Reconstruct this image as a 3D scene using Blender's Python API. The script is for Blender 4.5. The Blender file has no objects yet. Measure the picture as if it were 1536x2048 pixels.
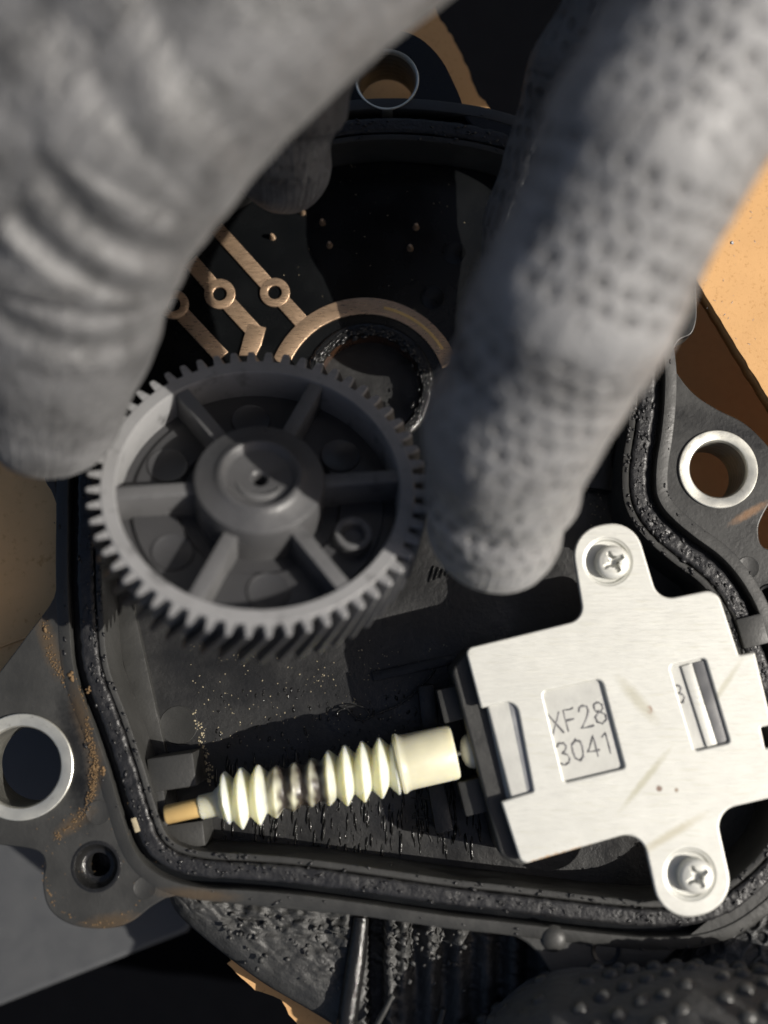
# Close-up of an opened actuator: two gloved hands hold a tilted gear over a black housing with a
# motor and worm. One Blender unit is 6 mm.
import bpy, bmesh, math, random
import numpy as np
from mathutils import Vector, Matrix, noise as mnoise
from mathutils.geometry import tessellate_polygon

scene = bpy.context.scene
COL = scene.collection
scene.unit_settings.scale_length = 0.006
R = math.radians
random.seed(7)
rng = np.random.default_rng(7)

# ------------------------------------------------------------------ camera
TILT = R(7.3)
DIST = 24.0
CAM = Vector((0, -DIST * math.sin(TILT), DIST * math.cos(TILT)))
cam_d = bpy.data.cameras.new('camera')
cam = bpy.data.objects.new('camera', cam_d)
COL.objects.link(cam)
cam.location = CAM
cam.rotation_euler = (TILT, 0, 0)
cam_d.sensor_fit = 'VERTICAL'
cam_d.sensor_height = 192.0
cam_d.sensor_width = 192.0
cam_d.lens = 192.0 * DIST / 20.48
cam_d.clip_start = 0.5
cam_d.clip_end = 500
cam_d.dof.use_dof = True
cam_d.dof.focus_distance = DIST + 0.5
cam_d.dof.aperture_fstop = (cam_d.lens / 1000.0) / 0.72
scene.camera = cam
CAMR = Matrix.Rotation(TILT, 3, 'X')

# ------------------------------------------------------------------ light
def cam_dir(x, y, z):
    return (CAMR @ Vector((x, y, z))).normalized()

SUN = cam_dir(0.73, -0.05, 0.68)          # towards the sun
world = bpy.data.worlds.new('World')
scene.world = world
world.use_nodes = True
wn = world.node_tree.nodes
sky = wn.new('ShaderNodeTexSky')
sky.sky_type = 'NISHITA'
sky.sun_disc = False
sky.dust_density = 4.0
sky.ozone_density = 0.3
sky.air_density = 0.8
sky.sun_elevation = math.asin(SUN.z)
sky.sun_rotation = math.atan2(SUN.x, SUN.y)
world.node_tree.links.new(sky.outputs[0], wn['Background'].inputs[0])
wn['Background'].inputs[1].default_value = 0.062
sun_d = bpy.data.lights.new('sun', 'SUN')
sun_d.energy = 5.0
sun_d.angle = R(0.5)
sun_d.color = (1.0, 0.95, 0.87)
sun = bpy.data.objects.new('sun', sun_d)
COL.objects.link(sun)
sun.rotation_euler = SUN.to_track_quat('Z', 'Y').to_euler()
sun.location = SUN * 60
scene.view_settings.view_transform = 'Standard'
scene.view_settings.look = 'None'
scene.view_settings.gamma = 1.0
scene.view_settings.exposure = 0.22

# ------------------------------------------------------------------ layout helpers
def P(X, Y, z=0.0):
    """the point at height z seen at photo pixel X, Y (used to lay the place out to scale)"""
    d = CAMR @ Vector(((X - 768) / 100.0, (1024 - Y) / 100.0, -DIST))
    t = (z - CAM.z) / d.z
    return CAM + d * t

def P2(X, Y, z=0.0):
    p = P(X, Y, z)
    return (p.x, p.y)

def poly(pts, z):
    return [P2(x, y, z) for x, y in pts]

def circle(cx, cy, r, n=40):
    return [(cx + r * math.cos(2 * math.pi * k / n), cy + r * math.sin(2 * math.pi * k / n)) for k in range(n)]

def pcircle(X, Y, rpx, z, n=40):
    c = P2(X, Y, z); e = P2(X + rpx, Y, z)
    return circle(c[0], c[1], e[0] - c[0], n)

def fillet(corners, n=7):
    out = []
    m = len(corners)
    for i in range(m):
        x, y, r = corners[i]
        p = Vector((x, y)); a = Vector(corners[i - 1][:2]) - p; b = Vector(corners[(i + 1) % m][:2]) - p
        la, lb = a.length, b.length
        a.normalize(); b.normalize()
        ang = a.angle(b)
        if r <= 0.01 or ang > 3.1:
            out.append((x, y)); continue
        d = r / math.tan(ang / 2)
        dm = 0.49 * min(la, lb)
        if d > dm:
            d = dm; r = d * math.tan(ang / 2)
        c = p + (a + b).normalized() * (r / math.sin(ang / 2))
        p0 = p + a * d; p1 = p + b * d
        a0 = math.atan2(p0.y - c.y, p0.x - c.x); a1 = math.atan2(p1.y - c.y, p1.x - c.x)
        da = (a1 - a0 + math.pi) % (2 * math.pi) - math.pi
        for k in range(n + 1):
            t = a0 + da * k / n
            out.append((c.x + r * math.cos(t), c.y + r * math.sin(t)))
    return out

def catmull(pts, per=8, closed=True):
    out = []
    n = len(pts)
    pts = [Vector(p) for p in pts]
    for i in range(n if closed else n - 1):
        if closed:
            p0, p1, p2, p3 = pts[i - 1], pts[i], pts[(i + 1) % n], pts[(i + 2) % n]
        else:
            p0, p1, p2, p3 = pts[max(i - 1, 0)], pts[i], pts[i + 1], pts[min(i + 2, n - 1)]
        for k in range(per):
            t = k / per
            out.append(0.5 * ((2 * p1) + (p2 - p0) * t + (2 * p0 - 5 * p1 + 4 * p2 - p3) * t * t + (3 * p1 - p0 - 3 * p2 + p3) * t ** 3))
    if not closed:
        out.append(pts[-1])
    return [tuple(p) for p in out]

def jag(pts, amp, step, closed=False):
    """a torn edge: resample and jitter"""
    out = []
    for i in range(len(pts) - (0 if closed else 1)):
        a = Vector(pts[i]); b = Vector(pts[(i + 1) % len(pts)])
        n = max(1, int((b - a).length / step))
        for k in range(n):
            p = a.lerp(b, k / n)
            out.append((p.x + random.uniform(-amp, amp), p.y + random.uniform(-amp, amp)))
    if not closed:
        out.append(tuple(pts[-1]))
    return out

# ------------------------------------------------------------------ object helpers
def tag(o, label=None, cat=None, group=None, kind=None):
    if label: o['label'] = label
    if cat: o['category'] = cat
    if group: o['group'] = group
    if kind: o['kind'] = kind
    return o

def empty(name, loc, label=None, cat=None, group=None):
    o = bpy.data.objects.new(name, None)
    o.empty_display_size = 0.3
    COL.objects.link(o)
    o.location = loc
    return tag(o, label, cat, group)

def base_of(o):
    """world position of a root chain made of unrotated objects"""
    v = Vector((0, 0, 0))
    while o is not None:
        v += Vector(o.location); o = o.parent
    return v

def link(name, me, mat=None, parent=None, local=False, smooth=40):
    o = bpy.data.objects.new(name, me)
    COL.objects.link(o)
    if mat is not None and len(me.materials) == 0:
        me.materials.append(mat)
    if parent is not None:
        if not local:
            o.location = -base_of(parent)
        o.parent = parent
    if smooth is not None and len(me.polygons):
        me.polygons.foreach_set('use_smooth', [True] * len(me.polygons))
        if smooth < 180:
            me.set_sharp_from_angle(angle=R(smooth))
    return o

def mesh(verts, faces, name='mesh'):
    me = bpy.data.meshes.new(name)
    me.from_pydata([tuple(v) for v in verts], [], faces)
    me.update()
    return me

def bm_mesh(bm):
    me = bpy.data.meshes.new('mesh')
    bmesh.ops.recalc_face_normals(bm, faces=bm.faces)
    bm.to_mesh(me); bm.free()
    return me

def plate_mesh(loops, ztop, thick, bevel=0.0, res=2):
    """flat plate from 2D outlines (first outer, then holes), rounded edges"""
    cu = bpy.data.curves.new('c', 'CURVE')
    cu.dimensions = '2D'; cu.fill_mode = 'BOTH'
    for lp in loops:
        sp = cu.splines.new('POLY')
        sp.points.add(len(lp) - 1)
        for k, p in enumerate(lp):
            sp.points[k].co = (p[0], p[1], 0, 1)
        sp.use_cyclic_u = True
    cu.extrude = max(thick / 2 - bevel, 0.001)
    cu.bevel_depth = bevel
    cu.bevel_resolution = res
    cu.offset = -bevel
    ob = bpy.data.objects.new('c', cu)
    COL.objects.link(ob)
    bpy.context.view_layer.update()
    dg = bpy.context.evaluated_depsgraph_get()
    me = bpy.data.meshes.new_from_object(ob.evaluated_get(dg))
    bpy.data.objects.remove(ob); bpy.data.curves.remove(cu)
    me.transform(Matrix.Translation((0, 0, ztop - thick / 2)))
    bm = bmesh.new(); bm.from_mesh(me)
    bmesh.ops.remove_doubles(bm, verts=bm.verts, dist=0.0005)
    bmesh.ops.recalc_face_normals(bm, faces=bm.faces)
    bm.to_mesh(me); bm.free()
    return me

def plate(name, loops, ztop, thick, bevel, mat, parent=None, smooth=35, res=2):
    o = link(name, plate_mesh(loops, ztop, thick, bevel, res), mat, parent, smooth=smooth)
    for p in o.data.polygons:
        if abs(p.normal.z) > 0.9995: p.use_smooth = False
    return o

def sweep_mesh(path, profile, closed=True):
    """profile (outward offset, z) swept along a 2D path running with its inside on the right hand"""
    n = len(path); m = len(profile)
    pts = np.array(path)
    if closed:
        tan = np.roll(pts, -1, 0) - np.roll(pts, 1, 0)
    else:
        tan = np.gradient(pts, axis=0)
    tan /= np.linalg.norm(tan, axis=1)[:, None]
    nor = np.stack([tan[:, 1], -tan[:, 0]], 1)
    verts = []
    for i in range(n):
        for off, z in profile:
            verts.append((pts[i, 0] + nor[i, 0] * off, pts[i, 1] + nor[i, 1] * off, z))
    faces = []
    for i in range(n if closed else n - 1):
        j = (i + 1) % n
        for k in range(m - 1):
            faces.append((i * m + k, j * m + k, j * m + k + 1, i * m + k + 1))
    me = mesh(verts, faces)
    bm = bmesh.new(); bm.from_mesh(me)
    bmesh.ops.recalc_face_normals(bm, faces=bm.faces)
    bm.to_mesh(me); bm.free()
    return me

def lathe_mesh(profile, n=48, axis=None):
    """(r, z) profile turned about z; axis = (origin, direction) places it"""
    verts, faces = [], []
    m = len(profile)
    for i in range(n):
        a = 2 * math.pi * i / n
        for r, z in profile:
            verts.append((r * math.cos(a), r * math.sin(a), z))
    for i in range(n):
        j = (i + 1) % n
        for k in range(m - 1):
            faces.append((i * m + k, j * m + k, j * m + k + 1, i * m + k + 1))
    me = mesh(verts, faces)
    bm = bmesh.new(); bm.from_mesh(me)
    bmesh.ops.remove_doubles(bm, verts=bm.verts, dist=0.0005)
    bmesh.ops.recalc_face_normals(bm, faces=bm.faces)
    bm.to_mesh(me); bm.free()
    if axis is not None:
        o, d = axis
        me.transform(Matrix.Translation(o) @ Vector(d).to_track_quat('Z', 'Y').to_matrix().to_4x4())
    return me

def tube_mesh(pts, rad, n=10, caps=True):
    pts = [Vector(p) for p in pts]
    rads = rad if isinstance(rad, (list, tuple)) else [rad] * len(pts)
    verts, faces = [], []
    up = Vector((0.13, 0.2, 1)).normalized()
    for i, p in enumerate(pts):
        t = (pts[min(i + 1, len(pts) - 1)] - pts[max(i - 1, 0)]).normalized()
        a = t.cross(up)
        if a.length < 1e-3: a = t.orthogonal()
        a.normalize(); b = a.cross(t)
        for k in range(n):
            th = 2 * math.pi * k / n
            verts.append(p + (a * math.cos(th) + b * math.sin(th)) * rads[i])
    for i in range(len(pts) - 1):
        for k in range(n):
            l = (k + 1) % n
            faces.append((i * n + k, i * n + l, (i + 1) * n + l, (i + 1) * n + k))
    if caps:
        faces.append(tuple(range(n))[::-1]); faces.append(tuple((len(pts) - 1) * n + k for k in range(n)))
    me = mesh(verts, faces)
    bm = bmesh.new(); bm.from_mesh(me); bmesh.ops.recalc_face_normals(bm, faces=bm.faces); bm.to_mesh(me); bm.free()
    return me

def box_mesh(center, ax, ay, size, bevel=0.03):
    bm = bmesh.new()
    bmesh.ops.create_cube(bm, size=1)
    ax = Vector(ax).normalized(); ay = Vector(ay); ay = (ay - ax * ay.dot(ax)).normalized(); az = ax.cross(ay)
    M = Matrix.Translation(center) @ Matrix((ax * size[0], ay * size[1], az * size[2])).transposed().to_4x4()
    bmesh.ops.transform(bm, matrix=M, verts=bm.verts)
    if bevel:
        bmesh.ops.bevel(bm, geom=list(bm.edges), offset=bevel, segments=2, profile=0.6, affect='EDGES')
    return bm_mesh(bm)

def join_meshes(mes):
    bm = bmesh.new()
    for m in mes:
        bm.from_mesh(m)
        bpy.data.meshes.remove(m)
    me = bpy.data.meshes.new('mesh'); bm.to_mesh(me); bm.free()
    return me

ICO = None
def crumbs_mesh(items):
    """many small irregular lumps (position, radius, squash) in one mesh"""
    global ICO
    if ICO is None:
        bm = bmesh.new(); bmesh.ops.create_icosphere(bm, subdivisions=1, radius=1)
        ICO = (np.array([v.co[:] for v in bm.verts]), [[v.index for v in f.verts] for f in bm.faces]); bm.free()
    V, F = [], []
    base, fc = ICO
    for (p, r, sq) in items:
        s = rng.uniform(0.6, 1.35, (len(base), 1))
        a = rng.uniform(0, 6.28)
        c, sn = math.cos(a), math.sin(a)
        v = base * s * np.array([r * sq[0], r * sq[1], r * sq[2]])
        if len(sq) > 3:
            c, sn = math.cos(sq[3]), math.sin(sq[3])
        v = np.stack([v[:, 0] * c - v[:, 1] * sn, v[:, 0] * sn + v[:, 1] * c, v[:, 2]], 1) + np.array(p)
        o = len(V) * 0 + sum(1 for _ in ()) 
        off = crumbs_mesh.off
        V.append(v); F.extend([[i + off for i in f] for f in fc]); crumbs_mesh.off += len(base)
    crumbs_mesh.off = 0
    return mesh(np.concatenate(V), F)
crumbs_mesh.off = 0

# ------------------------------------------------------------------ materials
def new_mat(name):
    m = bpy.data.materials.new(name); m.use_nodes = True
    nt = m.node_tree
    return m, nt, nt.nodes['Principled BSDF']

def N(nt, typ, **kw):
    n = nt.nodes.new(typ)
    for k, v in kw.items():
        if k.startswith('i_'):
            n.inputs[k[2:].replace('_', ' ')].default_value = v
        else:
            setattr(n, k, v)
    return n

def make_mat(name, col, rough, metal=0.0, spec=0.5, var=0.25, vscale=1.3, rvar=0.12, rscale=2.0,
             bumps=((6.0, 0.15, 0.02),), sss=0.0, sheen=0.0, stretch=None, tint=None, tint_mask=(0.55, 0.7), tint_scale=3.0, ior=1.5):
    m, nt, b = new_mat(name)
    L = nt.links.new
    tc = N(nt, 'ShaderNodeTexCoord')
    vec = tc.outputs['Object']
    svec = vec
    if stretch:
        mp = N(nt, 'ShaderNodeMapping'); mp.inputs['Rotation'].default_value = (0, 0, stretch[1]); mp.inputs['Scale'].default_value = stretch[0]
        L(vec, mp.inputs['Vector']); svec = mp.outputs[0]
    n1 = N(nt, 'ShaderNodeTexNoise', i_Scale=vscale, i_Detail=6.0, i_Roughness=0.6)
    L(vec, n1.inputs['Vector'])
    mix = N(nt, 'ShaderNodeMix', data_type='RGBA')
    lo = [c * (1 - var) for c in col]; hi = [min(c * (1 + var), 1) for c in col]
    mix.inputs['A'].default_value = (*lo, 1); mix.inputs['B'].default_value = (*hi, 1)
    L(n1.outputs['Fac'], mix.inputs['Factor'])
    out = mix.outputs['Result']
    if tint:
        n3 = N(nt, 'ShaderNodeTexNoise', i_Scale=tint_scale, i_Detail=8.0, i_Roughness=0.65)
        L(svec, n3.inputs['Vector'])
        mr = N(nt, 'ShaderNodeMapRange'); mr.inputs['From Min'].default_value = tint_mask[0]; mr.inputs['From Max'].default_value = tint_mask[1]
        L(n3.outputs['Fac'], mr.inputs['Value'])
        mx = N(nt, 'ShaderNodeMix', data_type='RGBA'); mx.inputs['B'].default_value = (*tint, 1)
        L(mr.outputs[0], mx.inputs['Factor']); L(out, mx.inputs['A']); out = mx.outputs['Result']
    L(out, b.inputs['Base Color'])
    n2 = N(nt, 'ShaderNodeTexNoise', i_Scale=rscale, i_Detail=5.0)
    L(svec, n2.inputs['Vector'])
    mr = N(nt, 'ShaderNodeMapRange'); mr.inputs['From Min'].default_value = 0.3; mr.inputs['From Max'].default_value = 0.7
    mr.inputs['To Min'].default_value = max(rough - rvar, 0.04); mr.inputs['To Max'].default_value = min(rough + rvar, 1)
    L(n2.outputs['Fac'], mr.inputs['Value']); L(mr.outputs[0], b.inputs['Roughness'])
    b.inputs['Metallic'].default_value = metal
    b.inputs['Specular IOR Level'].default_value = spec
    b.inputs['IOR'].default_value = ior
    if sss:
        b.inputs['Subsurface Weight'].default_value = sss
        b.inputs['Subsurface Radius'].default_value = (0.25, 0.22, 0.12)
        b.inputs['Subsurface Scale'].default_value = 1.4
    if sheen:
        b.inputs['Sheen Weight'].default_value = sheen
        b.inputs['Sheen Roughness'].default_value = 0.5
    prev = None
    for (sc, st, dist) in bumps:
        nb = N(nt, 'ShaderNodeTexNoise', i_Scale=sc, i_Detail=4.0, i_Roughness=0.6)
        L(svec, nb.inputs['Vector'])
        bp = N(nt, 'ShaderNodeBump', i_Strength=st, i_Distance=dist)
        L(nb.outputs['Fac'], bp.inputs['Height'])
        if prev: L(prev, bp.inputs['Normal'])
        prev = bp.outputs['Normal']
    if prev: L(prev, b.inputs['Normal'])
    m['last'] = ''
    return m

M = {}
M['plastic'] = make_mat('black_plastic', (0.027, 0.027, 0.0255), 0.47, var=0.3, rvar=0.13, rscale=1.6, bumps=((2.2, 0.25, 0.05), (14, 0.22, 0.02), (60, 0.15, 0.006)))
M['deck'] = make_mat('glossy_black_plastic', (0.004, 0.0045, 0.005), 0.26, spec=0.35, var=0.3, rvar=0.1, rscale=1.2, bumps=((1.5, 0.12, 0.05), (22, 0.1, 0.008)))
M['floor'] = make_mat('greasy_plastic', (0.014, 0.014, 0.014), 0.38, var=0.5, vscale=0.9, rvar=0.2, rscale=1.1, bumps=((1.7, 0.3, 0.07), (9, 0.3, 0.03), (40, 0.3, 0.01)))
M['grease'] = make_mat('black_grease', (0.012, 0.012, 0.012), 0.16, var=0.4, rvar=0.1, bumps=((9, 0.5, 0.04), (26, 0.4, 0.02)))
M['seal'] = make_mat('rubber_seal', (0.014, 0.014, 0.015), 0.42, var=0.4, rvar=0.16, rscale=4, bumps=((3, 0.4, 0.06), (12, 0.35, 0.03), (40, 0.25, 0.01)))
M['rim'] = make_mat('lit_rim_nylon', (0.22, 0.22, 0.222), 0.40, var=0.25, rvar=0.08, rscale=1.5, bumps=((3, 0.15, 0.04), (25, 0.15, 0.012)), tint=(0.05, 0.05, 0.05), tint_mask=(0.55, 0.75), tint_scale=1.6)  # sunlight put into the colour: rim paler than the other gear parts
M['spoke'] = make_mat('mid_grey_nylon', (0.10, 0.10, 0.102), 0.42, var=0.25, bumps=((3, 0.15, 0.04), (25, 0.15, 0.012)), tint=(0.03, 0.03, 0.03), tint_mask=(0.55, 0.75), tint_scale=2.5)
M['hub'] = make_mat('dim_hub_nylon', (0.065, 0.065, 0.067), 0.36, var=0.3, bumps=((4, 0.25, 0.05), (25, 0.15, 0.012)))  # hub toned darker for the weaker light on it
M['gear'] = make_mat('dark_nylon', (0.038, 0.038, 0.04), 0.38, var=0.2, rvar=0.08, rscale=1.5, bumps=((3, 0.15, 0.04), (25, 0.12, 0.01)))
M['steel'] = make_mat('turned_steel', (0.66, 0.65, 0.58), 0.38, metal=0.75, var=0.14, vscale=6, bumps=((30, 0.25, 0.01),), tint=(0.25, 0.22, 0.16), tint_mask=(0.6, 0.85), tint_scale=9)
M['zinc'] = make_mat('zinc_plate', (0.57, 0.57, 0.53), 0.46, metal=0.3, var=0.12, vscale=1.6, rvar=0.1, rscale=3, bumps=((0.8, 0.25, 0.03), (4, 0.2, 0.012)), stretch=((2, 22, 2), R(38)), tint=(0.44, 0.43, 0.34), tint_mask=(0.55, 0.9), tint_scale=0.8)
M['casing'] = make_mat('casing_steel', (0.47, 0.47, 0.44), 0.5, metal=0.25, var=0.12, vscale=3, bumps=((14, 0.2, 0.015),))
M['lip'] = make_mat('rolled_steel', (0.33, 0.335, 0.34), 0.45, metal=0.5, var=0.2, vscale=3, bumps=((14, 0.2, 0.015),))
M['crust'] = make_mat('dried_crust', (0.034, 0.034, 0.033), 0.55, var=0.5, vscale=2.5, rvar=0.2, rscale=3, bumps=((5, 0.4, 0.06), (18, 0.5, 0.03)))
M['bore_steel'] = make_mat('shaded_bore_steel', (0.22, 0.215, 0.19), 0.42, metal=0.7, var=0.4, vscale=4, bumps=((20, 0.3, 0.02),))  # shade inside the sleeves put into the colour, darker than their faces
M['shade_steel'] = make_mat('shade_steel', (0.20, 0.20, 0.20), 0.4, metal=0.6, var=0.12)  # slot shade as a dark metal colour
M['stamp'] = make_mat('stamp_shade', (0.15, 0.15, 0.155), 0.5, metal=0.3, var=0.3, vscale=8)  # relief shading of the stamped strokes put into a darker colour
M['copper'] = make_mat('bronze_strip', (0.62, 0.43, 0.28), 0.33, metal=0.8, var=0.18, vscale=2.5, rvar=0.12, rscale=5, bumps=((4, 0.15, 0.03), (35, 0.25, 0.012)), stretch=((1, 7, 1), R(30)))
M['brass'] = make_mat('brass', (0.95, 0.62, 0.24), 0.38, metal=0.5, var=0.1, bumps=((20, 0.2, 0.01),))
M['nylon'] = make_mat('white_nylon', (0.58, 0.56, 0.42), 0.42, var=0.16, vscale=2.5, bumps=((12, 0.1, 0.01),), sss=0.9)
M['rust'] = make_mat('ochre_dirt', (0.15, 0.098, 0.052), 0.9, var=0.5, vscale=6, spec=0.1)
M['speck'] = make_mat('pale_specks', (0.35, 0.30, 0.20), 0.5, var=0.5, vscale=9)
M['card'] = make_mat('cardboard', (0.56, 0.335, 0.155), 0.95, spec=0.1, var=0.10, vscale=1.1, bumps=((3.0, 0.15, 0.04), (45, 0.35, 0.012)), tint=(0.40, 0.22, 0.09), tint_mask=(0.56, 0.72), tint_scale=14)
M['lit_card'] = make_mat('lit_cardboard', (0.68, 0.43, 0.21), 0.95, spec=0.1, var=0.12, vscale=1.1, bumps=((3.0, 0.15, 0.04), (45, 0.35, 0.012)), tint=(0.5, 0.29, 0.12), tint_mask=(0.56, 0.72), tint_scale=5)  # brighter copy of the cardboard, light on the left flap put into colour
M['core'] = make_mat('cardboard_core', (0.42, 0.25, 0.115), 0.95, spec=0.05, var=0.2, vscale=6, bumps=((30, 0.5, 0.02),))
M['tray'] = make_mat('grey_tray_plastic', (0.055, 0.057, 0.06), 0.5, var=0.06, vscale=0.6, bumps=((70, 0.2, 0.01),))
M['cloth'] = make_mat('black_cloth', (0.002, 0.0022, 0.003), 0.95, spec=0.02, var=0.2, bumps=((20, 0.4, 0.03),))
M['bore'] = make_mat('bore_lining', (0.09, 0.045, 0.025), 0.2, metal=0.5, var=0.5, vscale=2)

def glove_mat(name, col, rough, spec=0.4, sheen=0.1, holes=None, hole_col=0.35, grime=0.45, gm=(0.50, 0.75)):
    m = make_mat(name, col, rough, spec=spec, var=0.45, vscale=0.8, rvar=0.14, rscale=1.0, sheen=sheen,
                 bumps=((0.9, 0.35, 0.16), (3.2, 0.35, 0.08), (9, 0.5, 0.05), (24, 0.4, 0.02)),
                 tint=tuple(c * grime for c in col), tint_mask=gm, tint_scale=1.1)
    if holes:                                       # open knit: staggered gaps between the loops, laid along each finger
        pu, pv, size, dep = holes
        nt = m.node_tree; L = nt.links.new; b = nt.nodes['Principled BSDF']
        def mth(op, *args):
            n = N(nt, 'ShaderNodeMath', operation=op)
            for i, x in enumerate(args):
                if isinstance(x, (int, float)): n.inputs[i].default_value = x
                else: L(x, n.inputs[i])
            return n.outputs[0]
        tc = N(nt, 'ShaderNodeTexCoord')
        jn = N(nt, 'ShaderNodeTexNoise', i_Scale=1.7, i_Detail=2.0); L(tc.outputs['Object'], jn.inputs['Vector'])
        jx = N(nt, 'ShaderNodeSeparateColor'); L(jn.outputs['Color'], jx.inputs[0])
        u = N(nt, 'ShaderNodeAttribute', attribute_name='knit_u').outputs['Fac']; v = N(nt, 'ShaderNodeAttribute', attribute_name='knit_v').outputs['Fac']
        u = mth('ADD', u, mth('MULTIPLY', mth('SUBTRACT', jx.outputs[0], 0.5), pu * 0.9)); v = mth('ADD', v, mth('MULTIPLY', mth('SUBTRACT', jx.outputs[1], 0.5), pv * 0.9))
        ru = mth('DIVIDE', u, pu); row = mth('FLOOR', ru)
        cu = mth('MULTIPLY', mth('SUBTRACT', mth('SUBTRACT', ru, row), 0.5), pu)
        rv = mth('ADD', mth('DIVIDE', v, pv), mth('MULTIPLY', mth('MODULO', row, 2.0), 0.5))
        cv = mth('MULTIPLY', mth('SUBTRACT', mth('SUBTRACT', rv, mth('FLOOR', rv)), 0.5), pv)
        d = mth('SQRT', mth('ADD', mth('MULTIPLY', cu, cu), mth('MULTIPLY', mth('MULTIPLY', cv, cv), 0.6)))
        w = N(nt, 'ShaderNodeTexNoise', i_Scale=0.7, i_Detail=3.0); L(tc.outputs['Object'], w.inputs['Vector'])
        ws = N(nt, 'ShaderNodeMapRange'); ws.inputs['From Min'].default_value = 0.36; ws.inputs['From Max'].default_value = 0.58; L(w.outputs['Fac'], ws.inputs['Value'])
        mr = N(nt, 'ShaderNodeMapRange', interpolation_type='SMOOTHSTEP'); mr.inputs['From Min'].default_value = size * 0.45; mr.inputs['From Max'].default_value = size; mr.inputs['To Min'].default_value = 1; mr.inputs['To Max'].default_value = 0
        L(d, mr.inputs['Value'])
        k = mth('MULTIPLY', mr.outputs[0], mth('MULTIPLY_ADD', ws.outputs[0], 0.75, 0.25))
        k = mth('MULTIPLY', k, N(nt, 'ShaderNodeAttribute', attribute_name='knit_k').outputs['Fac'])
        src = b.inputs['Base Color'].links[0].from_socket
        mx = N(nt, 'ShaderNodeMix', data_type='RGBA', blend_type='MULTIPLY'); mx.inputs['B'].default_value = (hole_col, hole_col, hole_col, 1)
        L(k, mx.inputs['Factor']); L(src, mx.inputs['A']); L(mx.outputs['Result'], b.inputs['Base Color'])
        bp = N(nt, 'ShaderNodeBump', i_Strength=1.0, i_Distance=dep); bp.invert = True
        cx = N(nt, 'ShaderNodeCombineXYZ'); L(mth('MULTIPLY', u, 1.6), cx.inputs[0]); L(mth('MULTIPLY', v, 7.0), cx.inputs[1])
        kn = N(nt, 'ShaderNodeTexNoise', i_Scale=1.0, i_Detail=3.0); L(cx.outputs[0], kn.inputs['Vector'])
        b2 = N(nt, 'ShaderNodeBump', i_Strength=0.8, i_Distance=0.07); L(kn.outputs['Fac'], b2.inputs['Height']); L(b.inputs['Normal'].links[0].from_socket, b2.inputs['Normal'])
        L(k, bp.inputs['Height']); L(b2.outputs['Normal'], bp.inputs['Normal']); L(bp.outputs['Normal'], b.inputs['Normal'])
    return m
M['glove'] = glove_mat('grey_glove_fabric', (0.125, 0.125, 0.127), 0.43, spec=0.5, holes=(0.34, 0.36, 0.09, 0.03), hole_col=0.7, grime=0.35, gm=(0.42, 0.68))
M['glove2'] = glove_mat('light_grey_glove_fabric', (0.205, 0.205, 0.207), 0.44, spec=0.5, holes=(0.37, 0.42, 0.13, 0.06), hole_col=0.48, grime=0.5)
M['glove3'] = glove_mat('black_glove_fabric', (0.065, 0.066, 0.066), 0.48, holes=(0.30, 0.42, 0.16, 0.10), hole_col=0.2)
M['dot'] = make_mat('rubber_grip', (0.045, 0.045, 0.043), 0.38, var=0.2)

# plate stains: two rust specks, a brown bottom edge
def add_spots(m, spots):
    nt = m.node_tree; L = nt.links.new
    b = nt.nodes['Principled BSDF']
    src = b.inputs['Base Color'].links[0].from_socket
    tc = N(nt, 'ShaderNodeTexCoord')
    nz = N(nt, 'ShaderNodeTexNoise', i_Scale=11.0, i_Detail=3.0)
    L(tc.outputs['Object'], nz.inputs['Vector'])
    for (p, r, col, soft, sc) in spots:
        mp = N(nt, 'ShaderNodeMapping'); mp.vector_type = 'TEXTURE'
        mp.inputs['Location'].default_value = p; mp.inputs['Rotation'].default_value = (0, 0, sc[2]); mp.inputs['Scale'].default_value = (sc[0], sc[1], 1)
        L(tc.outputs['Object'], mp.inputs['Vector'])
        ln = N(nt, 'ShaderNodeVectorMath', operation='LENGTH'); L(mp.outputs[0], ln.inputs[0])
        ad = N(nt, 'ShaderNodeMath', operation='ADD'); L(ln.outputs['Value'], ad.inputs[0])
        ml = N(nt, 'ShaderNodeMath', operation='MULTIPLY_ADD'); L(nz.outputs['Fac'], ml.inputs[0]); ml.inputs[1].default_value = r * 1.6; ml.inputs[2].default_value = -r * 0.8
        L(ml.outputs[0], ad.inputs[1])
        mr = N(nt, 'ShaderNodeMapRange'); mr.inputs['From Min'].default_value = r; mr.inputs['From Max'].default_value = r * soft; mr.inputs['To Min'].default_value = 1; mr.inputs['To Max'].default_value = 0
        L(ad.outputs[0], mr.inputs['Value'])
        mx = N(nt, 'ShaderNodeMix', data_type='RGBA'); mx.inputs['B'].default_value = (*col, 1)
        L(mr.outputs[0], mx.inputs['Factor']); L(src, mx.inputs['A']); src = mx.outputs['Result']
    L(src, b.inputs['Base Color'])

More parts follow.
